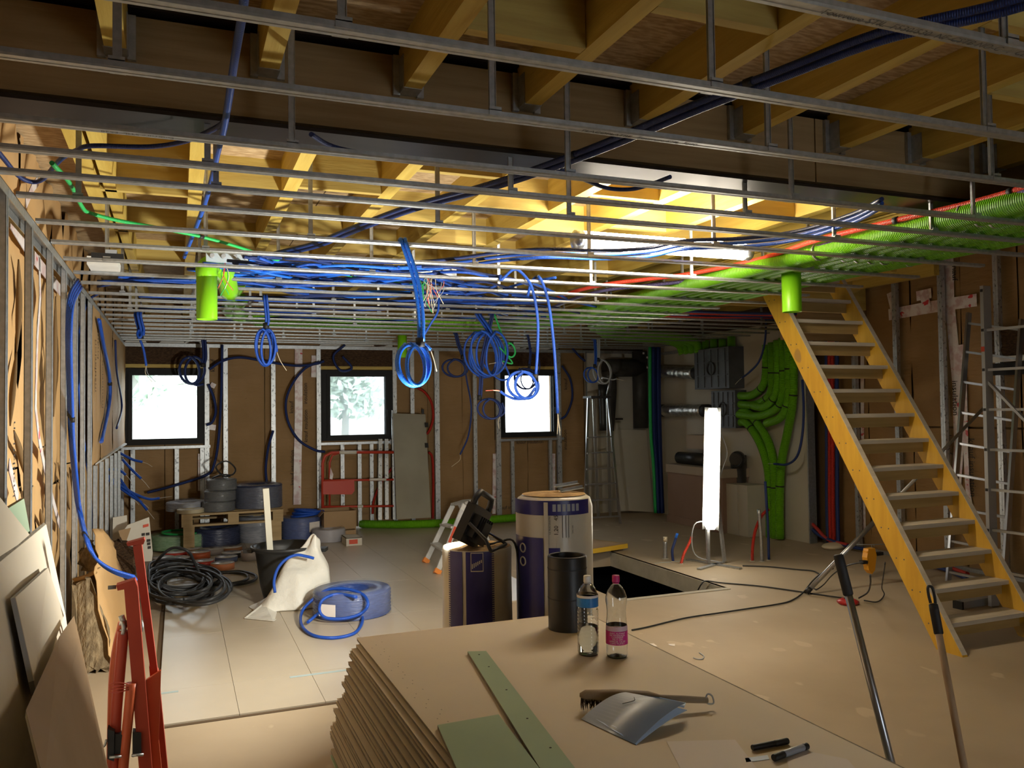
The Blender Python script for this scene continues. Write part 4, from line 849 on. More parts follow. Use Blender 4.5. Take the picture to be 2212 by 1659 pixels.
pen('silver barrelled marker pen with black ends on the stack', (1671,1638),(1744,1612), .0095, (('cap',0,.30,.010,'black'),('barrel',.30,.88,.0095,'pen_silver'),('end_plug',.88,1,.0098,'black')))
for nm,lab,po in (('paper_scrap','thin grey paper scrap lying on the floor behind the pink bottle',((1400,1391),(1412,1390),(1420,1396),(1406,1397))),('paper_scrap','tiny white and red scrap on the floor right of the pink bottle',((1443,1391),(1458,1391),(1458,1396),(1446,1394)))):
    P = [px(*q,Z=SZ*0+.002) for q in po]; t = thing(nm, lab, 'scrap', P[0]); MB().slab(P,(0,0,1),.001).build('flake', 'paper', t)
P = pp([(1498,1421),(1508,1424),(1518,1423),(1520,1417),(1511,1410)],Z=.005)
tag(MB().tube(P, .004, 6, res=5).build('wire_scrap', 'wire_grey'), 'short curled wire scrap lying on the bare floor', 'wire')
# ================================================================== BROOM HANDLES
mat('alu', (.46,.47,.49), (.38,.39,.41), sc=18, st=(1,1,.2), rough=.3, metal=.9)
mat('broom_wood', (.44,.30,.18), (.34,.22,.12), sc=4, st=(8,8,.7), rough=.6)
def handle(label, a, b, Ya, Yb, r, m_, grip, hang=False):
    A_ = px(*a,Y=Ya); B_ = px(*b,Y=Yb); d = (B_-A_).normalized(); E_ = A_ + d*((A_.z-.05)/-d.z); t = thing('broom', label, 'broom', E_-Vector((0,0,.05)))
    MB().lathe([(r,0),(r,(E_-A_).length)], A_, 16, d).build('stick', m_, t)
    g = MB().lathe([(r*.9,-.004),(r*1.25,0),(r*1.32,.02),(r*1.3,grip),(r*1.1,grip+.004)], A_, 16, d)
    g.build('grip', 'black_soft', t)
    if hang:
        u = d.cross(Vector((0,1,0))).normalized(); A2 = A_-d*.005
        MB().tube([A2+u*r*.95, A2+u*r*1.15-d*.03, A2+u*r*.8-d*.06, A2-u*r*.8-d*.06, A2-u*r*1.15-d*.03, A2-u*r*.95], .0055, 8, res=4).build('hanging_eye', 'black_soft', t)
    MB().cbox(E_+Vector((0,0,.0)), (.30,.06,.035), .4).build('broom_head', 'brush_wood', t); m = MB()
    m.cbox(E_+Vector((0,0,-.033)), (.29,.055,.032), .4); m.build('bristles', 'bristle', t); return t
handle('aluminium broom stick with a black rubber grip, leaning in the foreground', (1811,1200),(1928,1659), 2.32,2.12, .0135, 'alu', .135)
handle('wooden broom stick with a black hanging eye, furthest right in the foreground', (2016,1306),(2083,1659), 2.36,2.18, .0130, 'broom_wood', .105, True)
# ================================================================== LEFT FLOOR CLUTTER
FZ = .0125   # top of the laid boards
# black bin with a stick in it
mat('bin_black', (.016,.017,.018), (.024,.025,.026), sc=5, rough=.42)
b = px(622,1297,Z=FZ); c = Vector((b.x,b.y+.12,FZ)); rt = .275; rb = .185; hb = px(622,1180,Y=c.y-.1).z - FZ
t = thing('waste_bin', 'large round black plastic bin behind the white bag', 'bin', c)
MB().lathe([(rb,0),(rb+.03,.12),(rt-.02,hb-.05),(rt,hb-.03),(rt+.018,hb-.02),(rt+.02,hb),(rt-.008,hb),(rt-.03,hb-.05),(rb,.03),(.001,.02)], c, 36, caps=False).build('tub', 'bin_black', t)
for s in (-1,1):
    a = c + Vector((s*(rt+.02)*.93,-s*(rt+.02)*.37,hb-.045)); MB().cbox(a+Vector((s*.02,0,0)), (.07,.11,.03), -.38).build('lug_handle', 'bin_black', t)
mat('stick_white', (.62,.60,.50), rough=.6)
t = thing('white_batten', 'pale square batten standing upright in the black bin', 'batten', px(580,1190,Y=c.y))
MB().bar(px(585,1215,Y=c.y-.0), px(574,1055,Y=c.y-.05), .05,.035).build('batten', 'stick_white', t)
# white sack slumped against the bin
mat('sack_white', (.72,.71,.65), (.66,.65,.59), sc=3, rough=.5, bump=1.0, bsc=8)
def sack():
    """one closed skin: rings along the lean axis"""
    Yk = c.y-.30; rings = [((616,1342),86,6,.22),((626,1326),88,20,.24),((642,1292),72,34,.22),((655,1255),58,40,.17),((665,1225),50,36,.14),((672,1205),30,24,.10),((676,1190),17,14,.06),((680,1172),14,10,.05),((684,1160),8,6,.03)]
    m = MB(); n = 28; vs = []; rr = random.Random(5)
    for i,((x,y),rx,ry,d) in enumerate(rings):
        for k in range(n):
            a = 2*pi*k/n; fold = 1+.07*sin(5*a+i*1.3)+.05*sin(9*a+i*2.1)+rr.uniform(-.03,.03)
            p = px(x+rx*cos(a)*fold, y+8*sin(a*2+i), Y=Yk); p.y += d*sin(a)*fold + (.05 if i > 4 else 0)
            p.z = max(p.z + .02*sin(3*a+i), FZ+.002)
            if i == 0: p.z = FZ+.002
            vs.append(p)
    fs = [(i*n+k,i*n+(k+1) % n,(i+1)*n+(k+1) % n,(i+1)*n+k) for i in range(len(rings)-1) for k in range(n)] + [tuple(range(n))[::-1], tuple((len(rings)-1)*n+k for k in range(n))]
    m.add(vs, fs, True); return m
sk = sack()
t = thing('plastic_sack', 'slumped white plastic sack leaning against the black bin', 'sack', px(620,1340,Z=FZ))
so = sk.build('sack_body', 'sack_white', t); sd_ = so.modifiers.new('s', 'SUBSURF'); sd_.levels = 1; sd_.render_levels = 2
P = [px(x,y,Y=c.y-.30) for x,y in ((530,1334),(560,1322),(590,1300))]
MB().slab([px(528,1336,Z=FZ+.004),px(572,1302,Y=c.y-.35),px(620,1330,Y=c.y-.5),px(590,1342,Z=FZ+.004)],(0,0,1),.006).build('sack_corner', 'sack_white', t)
tag(MB().tube(pp([(594,1280),(592,1255),(600,1228),(618,1208),(640,1199),(662,1202),(678,1206)],Y=c.y-.52), .012, 8, res=6).build('conduit_piece', 'blue'), 'blue conduit arching over the white sack by the bin', 'conduit')
# blue coil in clear wrap and loose loops
mat('coil_blue', (.018,.045,.20), (.035,.075,.27), sc=20, st=(1,1,5), rough=.35, bump=.4, bsc=20, bst=(.3,.3,6))
mat('wrap_clear', (.86,.90,.95), rough=.12, alpha=.09, bump=.7, bsc=7)
def drum(label, cx_, by, w, hpx, Y=None, m_='coil_blue', wrap='wrap_clear', hole=.45, name='conduit_drum', z=FZ, extra=None):
    p = px(cx_,by,Z=z) if Y is None else px(cx_,by,Y=Y); D = (p-C0).length
    R = w/2*D/F*1.0; h = hpx*D/F; c_ = Vector((p.x,p.y+R*.92,p.z)); t = thing(name, label, 'cable coil', c_)
    n = max(2,int(h/.024)); ro = R*.97; ri = R*hole; k_ = ro-ri
    m = MB().lathe([(ri,0),(ro,0)] + [(ro+(.003 if i % 2 else -.010), h*i/(2*n)) for i in range(2*n+1)] + [(ro*.93+ri*.07,h+.006),(ri,h+.002),(ri,0)], c_, 36, caps=False); m.build('winding', m_, t)
    if wrap: MB().lathe([(ri*.96,.002),(R*1.0,.002),(R*1.02,h*.3),(R*1.015,h*.8),(R*.95,h+.02),(ri*1.1,h+.012),(ri*.9,h*.4)], c_, 28, caps=False).build('clear_wrap', wrap, t)
    if extra: extra(t, c_, R, h)
    return t, c_, R, h
def ex1(t, c_, R, h): MB().cbox(c_+Vector((-R*.75,-R*.72,h*.45)), (.14,.004,.09), -.7).build('paper_label', 'paper', t)
drum('blue conduit drum in shiny clear wrap beside the white sack', 777, 1340, 168, 50, extra=ex1)
t = thing('loose_conduit_loop', 'loose loops of bright blue conduit on the floor in front of the wrapped drum', 'conduit', px(720,1375,Z=FZ))
MB().tube([px(x,y,Z=FZ+z) for x,y,z in ((665,1344,.03),(700,1318,.06),(745,1312,.05),(778,1325,.03),(782,1345,.02),(765,1368,.012),(720,1378,.012),(675,1372,.012),(651,1350,.02),(652,1322,.05),(672,1298,.12),(705,1275,.2),(745,1272,.22),(782,1283,.2),(795,1305,.15),(780,1325,.08),(745,1336,.05),(705,1335,.05),(690,1318,.1),(698,1295,.18),(730,1283,.2),(770,1290,.2))], .012, 8, res=6).build('hose', 'blue', t)
# black cable heap
mat('rubber', (.020,.021,.022), (.03,.031,.033), sc=8, rough=.5)
t = thing('cable_heap', 'heap of thick black cable coiled on the floor by the left wall', 'cable', px(430,1290,Z=FZ))
rr = random.Random(21)
for k in range(15):
    P = []; cx_ = 395+rr.uniform(-22,26); cy_ = 1256+rr.uniform(-14,20); rx = rr.uniform(50,84); ry = rr.uniform(22,38); ph = rr.uniform(0,6.28); lift = rr.uniform(.02,.15)
    for i in range(22): a = ph+2*pi*i/21*1.0; P.append(px(max(322,cx_+rx*cos(a)), cy_+ry*sin(a), Z=FZ+.014+lift*(.5+.5*sin(a*1.0+k))))
    MB().tube(P, .0135, 8, res=3).build('strand', 'rubber', t)
for P in ([(330,1225,.05),(345,1205,.25),(372,1184,.35),(405,1190,.33),(420,1215,.2),(432,1240,.08)],[(420,1220,.10),(455,1236,.05),(500,1237,.02),(530,1240,.02),(535,1250,.02),(515,1258,.02),(470,1262,.03),(430,1250,.06),(400,1230,.12)],[(430,1225,.09),(470,1236,.04),(520,1234,.02),(552,1243,.02),(548,1254,.02),(515,1262,.02),(460,1262,.03),(420,1248,.08)],[(325,1285,.05),(360,1296,.02),(410,1299,.02),(450,1294,.02),(458,1280,.03),(430,1270,.06)]):
    MB().tube([px(x,y,Z=FZ+z) for x,y,z in P], .0135, 8, res=6).build('strand', 'rubber', t)
# wire reels
mat('reel_face', (.55,.55,.56), (.40,.40,.42), sc=9, rough=.22); mat('reel_orange', (.50,.12,.05), rough=.4); mat('reel_red', (.42,.03,.02), rough=.4); mat('reel_salmon', (.62,.24,.12), rough=.4); mat('reel_black', (.03,.03,.03), rough=.4); mat('reel_grey', (.34,.32,.34), rough=.4); mat('reel_blue', (.08,.11,.22), rough=.4); mat('reel_brown', (.25,.12,.06), rough=.4)
for i,(x,y,w,hh,m_,d) in enumerate(((482,1232,46,13,'reel_salmon','salmon orange'),(440,1226,40,12,'reel_red','dark red'),(490,1216,44,11,'reel_blue','dull blue'),(430,1209,44,14,'reel_orange','orange'),(502,1206,42,10,'reel_black','black'),(540,1212,34,20,'reel_grey','tall grey'),(458,1200,46,12,'reel_grey','pale grey'),(500,1194,44,10,'reel_brown','brown'),(380,1204,44,9,'reel_red','crimson'),(385,1218,46,10,'reel_black','dark'),(352,1214,40,8,'reel_grey','silvery'),(415,1196,40,9,'reel_brown','rusty'))):
    p = px(x,y,Z=FZ); D = (p-C0).length; R = w/2*D/F; h = hh*D/F; c_ = Vector((p.x,p.y+R*.8,FZ)); t = thing('wire_reel', '%s reel of wire lying on the floor among the scattered reels, %s nearest' % (d,ordn(i)), 'wire reel', c_, 'wire reels scattered on the floor')
    MB().lathe([(R,.001),(R,h-.004)], c_, 28).build('winding', m_, t); MB().lathe([(.02,h-.002),(R*.98,h-.004),(R*.98,h),(.024,h+.002)], c_, 28, caps=False).build('wrapped_face', 'reel_face', t); MB().lathe([(.022,h-.01),(.022,h+.002)], c_, 14).build('core', 'black', t)
# green coil
mat('coil_green', (.12,.26,.10), (.22,.36,.18), sc=14, st=(1,1,4), rough=.4, bump=.4, bsc=16)
def ex2(t, c_, R, h): MB().torus(c_+Vector((.03,0,h+.02)), R*.62, .013, (0.05,0,1), 28, 8).build('top_loop', 'green_cable', t)
drum('green cable coil in clear wrap on the floor by the left wall', 384, 1190, 112, 26, m_='coil_green', extra=ex2)
# pallet with coils
mat('pallet_wood', (.44,.32,.17), (.34,.24,.12), sc=3, st=(.6,6,6), rough=.8, bump=.2, bsc=8)
YP = 10.25
a = px(392,1112,Y=YP); e = px(612,1098,Y=YP); zt = a.z; wd = e.x-a.x; pb = px(435,1152,Y=YP).z
t = thing('pallet', 'wooden pallet raised under the black cable coils', 'pallet', ((a.x+e.x)/2,YP+.4,0))
for k in range(5): MB().box((a.x,YP+.17*k,zt-.022),(e.x,YP+.17*k+.12,zt)).build('deck_board', 'pallet_wood', t)
for k in range(3):
    x = a.x+(wd-.12)*k/2
    MB().box((x,YP+.01,zt-.045),(x+.12,YP+.80,zt-.023)).build('stringer_board', 'pallet_wood', t)
    for y in (YP+.01,YP+.36,YP+.68): MB().box((x,y,zt-.125),(x+.12,y+.12,zt-.045)).build('block', 'pallet_wood', t)
MB().box((a.x,YP+.01,zt-.147),(e.x,YP+.10,zt-.125)).build('bottom_board', 'pallet_wood', t); MB().box((a.x,YP+.70,zt-.147),(e.x,YP+.80,zt-.125)).build('bottom_board', 'pallet_wood', t)
for x in (a.x+.02,e.x-.14): MB().box((x,YP+.02,FZ),(x+.12,YP+.78,zt-.147)).build('support_beam', 'pallet_wood', t)
mat('coil_black', (.03,.032,.034), (.06,.062,.065), sc=22, st=(1,1,5), rough=.4, bump=.4, bsc=22); mat('coil_navy', (.02,.025,.06), (.04,.05,.10), sc=18, st=(1,1,4), rough=.35, bump=.3, bsc=18); mat('coil_grey', (.20,.21,.25), (.28,.29,.33), sc=14, st=(1,1,4), rough=.4, bump=.3, bsc=16); mat('coil_cream', (.50,.44,.30), rough=.5)
z1 = zt+.001
def pdrum(label, cx_, y0, y1, w, Yf, m_, z=None, wrap='wrap_clear', hole=.45):
    p = px(cx_,y1,Y=Yf); q = px(cx_,y0,Y=Yf); D = (p-C0).length; R = w/2*D/F; zb = z if z is not None else p.z; h = q.z-p.z; c_ = Vector((p.x,Yf+R,zb)); t = thing('cable_drum', label, 'cable coil', c_); n = max(2,int(h/.03)); ri = R*hole
    MB().lathe([(ri,0),(R*.97,0)] + [(R*(.975 if i % 2 else .955), h*i/(2*n)) for i in range(2*n+1)] + [(R*.9,h+.004),(ri,h),(ri,0)], c_, 36, caps=False).build('winding', m_, t)
    if wrap: MB().lathe([(R*.99,.003),(R,h*.4),(R*.985,h*.9),(R*.9,h+.02),(ri,h+.01)], c_, 26, caps=False).build('clear_wrap', wrap, t)
    return c_, R, h
c1_, R1_, h1_ = pdrum('bottom black coil of the three stacked on the pallet', 474, 1086, 1106, 66, YP+.05, 'coil_black', z1)
c2_, R2_, h2_ = pdrum('middle black coil of the three stacked on the pallet', 477, 1064, 1085, 64, YP+.07, 'coil_black', z1+h1_+.012)
c3_, R3_, h3_ = pdrum('top black coil of the three stacked on the pallet', 480, 1042, 1064, 62, YP+.07, 'coil_black', z1+h1_+h2_+.026)
t = thing('loose_cable_end', 'thin black cable end curling up from the stacked coils', 'cable', c3_+Vector((0,0,h3_)))
MB().tube([c3_+Vector(v) for v in ((-.1,0,h3_+.02),(.0,-.08,h3_+.06),(.12,-.02,h3_+.05),(.16,.05,h3_+.12),(.06,.08,h3_+.21),(-.06,.05,h3_+.15),(.02,0,h3_+.04),(.1,.05,h3_+.03))], .01, 6, res=6).build('hose', 'rubber', t)
pdrum('big navy cable drum in clear wrap at the right end of the pallet', 563, 1048, 1098, 100, YP+.12, 'coil_navy', z1)
pdrum('flat dusty black coil at the left end of the pallet', 405, 1078, 1096, 84, YP+.25, 'coil_grey', z1)
pdrum('small cream flat coil lying on the pallet front', 412, 1100, 1108, 54, YP+.02, 'coil_cream', z1, None, .3)
drum('dark blue cable coil lying under the pallet', 470, 1182, 96, 34, m_='coil_navy', wrap=None)
drum('grey wrapped cable drum on the floor in front of the pallet', 561, 1173, 82, 50, m_='coil_grey')
def ex3(t, c_, R, h):
    for k in range(3): MB().torus(c_+Vector((.06+.02*k,0,h+.03+.025*k)), R*.72, .016, (.1*k-.1,.05,1), 28, 8).build('top_loop', 'blue', t)
    MB().cbox(c_+Vector((R*.55,-R*.86,h*.6)), (.16,.004,.12), .55).build('paper_label', 'paper', t)
drum('blue wrapped cable drum with loose loops on top beside the cardboard boxes', 656, 1166, 82, 42, m_='coil_blue', extra=ex3)
# boxes
mat('cardboard', (.36,.235,.125), (.31,.20,.10), sc=2, rough=.8); mat('cardboard_in', (.22,.14,.07), rough=.9); mat('box_white', (.60,.56,.48), (.54,.50,.42), sc=3, rough=.7); mat('label_red', (.55,.07,.03), rough=.5)
def carton(name, label, x0, x1, y1, y0, Yf, d, open_top=False, m_='cardboard', rz=0, flap=True, z=None):
    a = px(x0,y1,Y=Yf); b = px(x1,y1,Y=Yf); h = px(x0,y0,Y=Yf).z - a.z; zb = a.z if z is None else z; w = b.x-a.x; o = Vector((a.x,Yf,zb)); t = thing(name, label, 'box', o+Vector((w/2,d/2,0))); th = .006
    for p,q in (((0,0,0),(w,th,h)),((0,d-th,0),(w,d,h)),((0,th,0),(th,d-th,h)),((w-th,th,0),(w,d-th,h))): MB().box(o+Vector(p),o+Vector(q)).build('side', m_, t)
    MB().box(o+Vector((th,th,0)),o+Vector((w-th,d-th,th))).build('bottom', m_, t)
    if open_top:
        MB().slab([o+Vector((0,d,h)),o+Vector((w,d,h)),o+Vector((w+.02,d+.03,h-.10)),o+Vector((-.02,d+.03,h-.10))],(0,1,0),.005).build('flap', m_, t)
        MB().slab([o+Vector((0,0,h)),o+Vector((0,d,h)),o+Vector((-.06,d,h-.06)),o+Vector((-.06,0,h-.06))],(0,0,1),.005).build('flap', m_, t)
    else: MB().box(o+Vector((0,0,h-th)),o+Vector((w,d,h))).build('lid', m_, t)
    return t, o, w, h
carton('cardboard_box', 'tall open cardboard box under the middle window', 700, 769, 1142, 1083, 10.55, .42, True, z=FZ)
t,o,w,h = carton('cardboard_box', 'small cardboard box standing in front of the tall box', 736, 768, 1135, 1115, 10.45, .08, z=FZ)
t,o,w,h = carton('small_carton', 'small open white carton with a red panel in front of the boxes', 748, 782, 1165, 1148, 9.9, .30, m_='box_white', z=FZ); MB().box(o+Vector((w*.18,-.002,.02)),o+Vector((w*.72,0,h-.02))).build('red_panel', 'label_red', t)
carton('cardboard_box', 'long low cardboard box behind the blue wrapped drum', 614, 690, 1130, 1100, 10.95, .3, z=FZ)
drum('clear plastic bag with a coil lying right of the white sack', 716, 1172, 72, 24, m_='reel_grey', hole=.3)
# white carton with red mark at the left wall
yc = px(290,1200,Z=FZ).y; t = thing('white_carton', 'torn white cardboard carton with a red mark by the left wall', 'box', px(285,1210,Y=8.9))
Yw = 8.7
MB().slab([px(*p,Y=Yw) for p in ((243,1165),(244,1118),(274,1113),(276,1158),(276,1210),(244,1210))],(0,1,0),.02).build('rear_panel', 'box_white', t)
MB().slab([px(*p,Y=Yw-.25) for p in ((262,1152),(276,1134),(322,1117),(330,1195),(328,1212),(270,1216))],(0,1,0),.02).build('front_panel', 'box_white', t)
MB().slab([px(*p,Y=Yw-.253) for p in ((309,1134),(321,1131),(321,1137),(309,1140))],(0,-1,0),.002).build('red_mark', 'label_red', t)
MB().slab([px(*p,Y=Yw-.253) for p in ((256,1146),(283,1140),(272,1172),(262,1170))],(0,-1,0),.004).build('torn_patch', 'cardboard', t)
for k,(x0,x1,y) in enumerate(((306,313,1152),(315,323,1151),(317,325,1165),(318,325,1172),(319,326,1180))): MB().slab([px(x0,y,Y=Yw-.254),px(x1,y-1,Y=Yw-.254),px(x1,y+5,Y=Yw-.254),px(x0,y+6,Y=Yw-.254)],(0,-1,0),.001).build('printed_mark', 'ink', t)
# red and white barrier
mat('barrier_red', (.50,.05,.025), rough=.45); mat('barrier_white', (.72,.68,.60), rough=.45)
YR = 11.05; t = thing('site_barrier', 'red and white tubular site barrier leaning at the back wall', 'barrier', px(770,1120,Y=YR))
MB().tube(pp([(697,1130),(697,1000),(702,985),(716,978),(760,977),(850,977)],Y=YR), .02, 10).build('frame_tube', 'barrier_red', t)
MB().tube(pp([(712,1130),(712,1000),(718,984),(730,979)],Y=YR+.03), .014, 8).build('inner_tube', 'barrier_red', t)
for y in (1038,1095): MB().tube(pp([(700,y),(775,y-1),(850,y-2)],Y=YR), .015, 8).build('cross_rail', 'barrier_red', t)
for x0,x1,y in ((733,770,977.5),(798,834,1036),(772,784,1094)): MB().tube(pp([(x0,y),(x1,y-.3)],Y=YR-.001), .0225 if y < 1000 else .0175, 10).build('white_sleeve', 'barrier_white', t)
MB().slab(pp([(698,1040),(765,1038),(766,1060),(760,1068),(698,1068)],Y=YR-.02),(0,1,0),.012).build('sign_plate', 'barrier_red', t)
MB().slab(pp([(714,1010),(720,1025),(718,1036),(712,1034)],Y=YR-.02),(0,1,0),.004).build('tape_rag', 'tape', t)
# leaning grey panel and loose studs
mat('cement', (.34,.32,.25), (.29,.27,.21), sc=2, rough=.85, bump=.1, bsc=8)
t = thing('cement_panel', 'tall grey cement panel leaning at the back wall between the windows', 'panel', px(890,1118,Y=10.9))
MB().slab([px(849,893,Y=11.25),px(919,895,Y=11.25),px(931,1118,Y=10.95),px(857,1122,Y=10.95)],(0,1,0),.03).build('sheet', 'cement', t)
for y in (918,962): MB().slab([px(918,y-5,Y=11.15),px(925,y-5,Y=11.15),px(926,y+5,Y=11.13),px(919,y+5,Y=11.13)],(0,1,0),.02).build('edge_clip', 'black', t)
MB().slab([px(911,884,Y=11.2),px(916,884,Y=11.2),px(916,894,Y=11.2),px(911,894,Y=11.2)],(0,1,0),.02).build('edge_clip', 'black', t)
for k,(x,xb) in enumerate(((822,821),(835,836),(850,853))):
    tag(cstud(MB(), px(xb,1122,Y=11.05)*1.0, px(x,948 if k < 2 else 886,Y=11.28), .05,.04,(0,-1,.0)).build('loose_stud', 'galv_print'), '%s loose metal stud leaning left of the grey cement panel' % ('left','middle','right')[k], 'stud')
# green duct lying on the floor along the back
t = thing('ventilation_duct', 'loose green duct lying along the floor at the back wall', 'duct', px(900,1135,Z=FZ+.05))
MB().tube([px(x,y,Z=FZ+.052)+Vector((0,-.2,0)) for x,y in ((772,1128),(860,1129),(950,1126),(1020,1121),(1100,1115),(1160,1112))], .055, 12, res=6).build('hose', 'green_duct', t)
# ================================================================== LEFT FOREGROUND: TRESTLE, BOARDS, INSULATION
mat('trestle_red', (.46,.065,.03), (.38,.045,.022), sc=4, rough=.45, spots=((.30,.10,.07), 8, .70)); mat('trestle_orange', (.58,.12,.045), (.50,.09,.035), sc=4, rough=.42)
YT = 3.75
def TP(x,y,d=0): return px(x,y,Y=YT+d)
t = thing('trestle', 'folded red steel trestle standing by the left wall', 'trestle', TP(290,1700))
def beamq(name, pts, th, m_, d=0.0): 
    q = MB().slab([TP(*p,d) for p in pts],(0,1,0),th).build(name, m_, t); return q
fl = [(271,1165+104),(291,1263)]
beamq('front_post', ((268,1272),(297,1266),(330,1680),(345,1720),(305,1720)), .05, 'trestle_red')
hd = beamq('post_head', ((251,1265),(291,1252),(297,1268),(254,1276)), .06, 'trestle_red', -.005)
MB().lathe([(.008,0),(.008,.03)], TP(251,1268,.02), 10, (-1,0,0)).build('bolt', 'ink_grey', hd)
beamq('rear_post', ((287,1180),(306,1176),(341,1455),(328,1470)), .05, 'trestle_red', .10)
beamq('rear_post_lower', ((322,1440),(342,1450),(368,1720),(345,1720)), .05, 'trestle_red', .12)
hd = beamq('post_head', ((273,1174),(311,1163),(313,1168),(310,1176),(276,1180)), .06, 'trestle_red', .095)
beamq('hinge_plate', ((315,1470),(348,1448),(343,1600),(355,1720),(325,1720)), .02, 'trestle_orange', .04)
MB().tube([TP(*p,.03) for p in ((266,1362),(263,1400),(257,1470),(250,1560),(245,1720))], .022, 12, res=4).build('side_leg', 'trestle_red', t)
MB().tube([TP(*p,.0) for p in ((284,1475),(278,1540),(268,1640),(262,1720))], .020, 12, res=4).build('crank_leg', 'trestle_orange', t)
MB().tube([TP(*p,.05) for p in ((240,1720),(243,1560),(246,1460),(254,1395),(266,1345))], .020, 12, res=4).build('side_leg', 'trestle_orange', t)
for x,y,d in ((264,1356,.02),(303,1352,.10)): MB().torus(TP(x,y,d), .022, .008, (1,.3,0), 20, 8).build('spring_ring', 'galv', t)
MB().tube([TP(*p,.03) for p in ((262,1330),(266,1342),(272,1350))], .012, 8).build('pin', 'galv', t)
for p in ((232,1572),(246,1640)): pass
beamq('clamp', ((232,1575),(247,1580),(246,1645),(232,1640)), .05, 'black_soft', -.02)
beamq('slot_box', ((286,1582),(305,1584),(305,1632),(286,1636)), .05, 'black', -.012); beamq('slot_box', ((247,1586),(266,1588),(265,1628),(247,1630)), .05, 'black', -.012)
MB().tube([TP(*p,-.03) for p in ((207,1690),(208,1640),(214,1620),(226,1610),(230,1598))], .005, 6, res=4).build('hook', 'galv', t)
for x0,x1,y in ((236,262,1636),(284,310,1632)): MB().tube([TP(x0,y,-.03),TP(x1,y-2,-.03)], .006, 8).build('cross_pin', 'galv', t)
for k in range(4): MB().tube([TP(*p,-.02) for p in ((235,1478+6*k),(255,1474+7*k),(278,1478+4*k))], .0025, 5, res=4).build('binding_wire', 'wire_red', t)
# leaning plasterboards in the left corner
def lean(name, label, pts, m_, th=.013, cm='board_core'):
    """pts: pixel, depth Y, wall offset -> each vertex on its own plane X"""
    P = [px(x,y,X=X) for x,y,X in pts]; n = (P[1]-P[0]).cross(P[2]-P[0]).normalized(); n = n if n.x > 0 else -n
    t = thing(name, label, 'plasterboard', min(P, key=lambda p: p.z)); MB().slab([p-n*th for p in P], n, th-.0015).build('core', cm, t); MB().slab([p-n*.0015 for p in P], n, .0015).build('face_paper', m_, t); return t
mat('board_grey_edge', (.40,.41,.42), rough=.9)
lean('plasterboard', 'green plasterboard piece leaning highest in the left corner', ((-60,1010,-.52),(18,1098,-.55),(52,1077,-.56),(66,1154,-.52),(-60,1250,-.46)), 'board_green')
lean('plasterboard', 'beige plasterboard leaning in the left corner behind the larger sheet', ((-80,980,-.50),(0,1074,-.50),(64,1155,-.50),(-4,1214,-.48),(-80,1290,-.46)), 'board_paper')
lean('plasterboard', 'large beige plasterboard with a notch leaning on the left wall', ((-70,1270,-.42),(0,1215,-.47),(100,1133,-.52),(142,1330,-.46),(205,1800,-.30),(-60,2000,-.26)), 'board_paper')
lean('plasterboard', 'small beige plasterboard leaning against the notched sheet', ((34,1290,-.405),(104,1226,-.45),(138,1330,-.42),(80,1500,-.33),(74,1470,-.33)), 'board_paper', cm='board_grey_edge')
lean('hardboard_sheet', 'brown hardboard sheet leaning lowest in the left corner', ((56,1534,-.275),(128,1375,-.345),(160,1330,-.365),(172,1380,-.345),(235,1665,-.22),(270,1900,-.12),(150,1960,-.10),(95,1690,-.20)), 'cardboard', cm='board_paper')
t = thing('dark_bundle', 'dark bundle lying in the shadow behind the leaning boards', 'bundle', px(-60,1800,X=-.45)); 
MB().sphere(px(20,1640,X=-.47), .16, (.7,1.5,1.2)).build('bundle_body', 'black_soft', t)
# mineral wool slabs leaning on the left wall, with kraft facing
def wool(label, pts, dy, m_, wob=.02, sd=1):
    P = [px(p[0],p[1],Y=p[2]) for p in pts]; rr = random.Random(sd); b = MB(); c = sum(P, Vector())/len(P); out = []; N = 7
    for i in range(len(P)):
        a = P[i]; e = P[(i+1) % len(P)]
        for k in range(N): out.append(a+(e-a)*k/N + Vector((rr.uniform(-wob,wob),rr.uniform(-wob,wob),rr.uniform(-wob,wob)))*.6)
    k = len(out); mid = [c+(o-c)*.5+Vector((0,rr.uniform(-wob,wob)*2,0)) for o in out]; n_ = Vector((0,dy,0))
    b.add(out+[o+n_ for o in out], [(i,(i+1) % k,k+(i+1) % k,k+i) for i in range(k)]+[tuple(range(k))[::-1],tuple(range(k,2*k))], False)
    t = thing('insulation_slab', label, 'insulation', min(P, key=lambda p: p.z)); b.build('wool', m_, t); return t
def facing(t, L, R, m_, n=6):
    A_ = [px(x,y,Y=Y_) for x,y,Y_ in L]; B_ = [px(x,y,Y=Y_) for x,y,Y_ in R]; A_ = crom(A_,4); B_ = crom(B_,4); k = len(A_); b = MB(); vs = []
    for i in range(k):
        for j in range(n+1): u = j/n; vs.append(A_[i]+(B_[i]-A_[i])*u+Vector((.03*sin(pi*u)+.01*sin(i*1.7+j*2.3),0,0)))
    b.add(vs, [(i*(n+1)+j,(i+1)*(n+1)+j,(i+1)*(n+1)+j+1,i*(n+1)+j+1) for i in range(k-1) for j in range(n)], True); o = b.build('kraft_facing', m_, t); md = o.modifiers.new('s','SOLIDIFY'); md.thickness = .005
w1 = wool('tall brown mineral wool slab with kraft facing leaning on the left wall', ((158,1262,6.0),(200,1250,6.0),(246,1436,5.8),(242,1446,5.78),(190,1455,5.8),(170,1420,5.85)), .22, 'fibre_tan', .03, 3)
facing(w1, ((200,1142,6.35),(212,1200,6.15),(206,1255,5.99),(230,1380,5.84),(247,1440,5.78)), ((218,1144,6.5),(244,1172,6.8),(262,1235,7.0),(292,1292,7.2),(284,1350,6.9)), 'kraft_light')
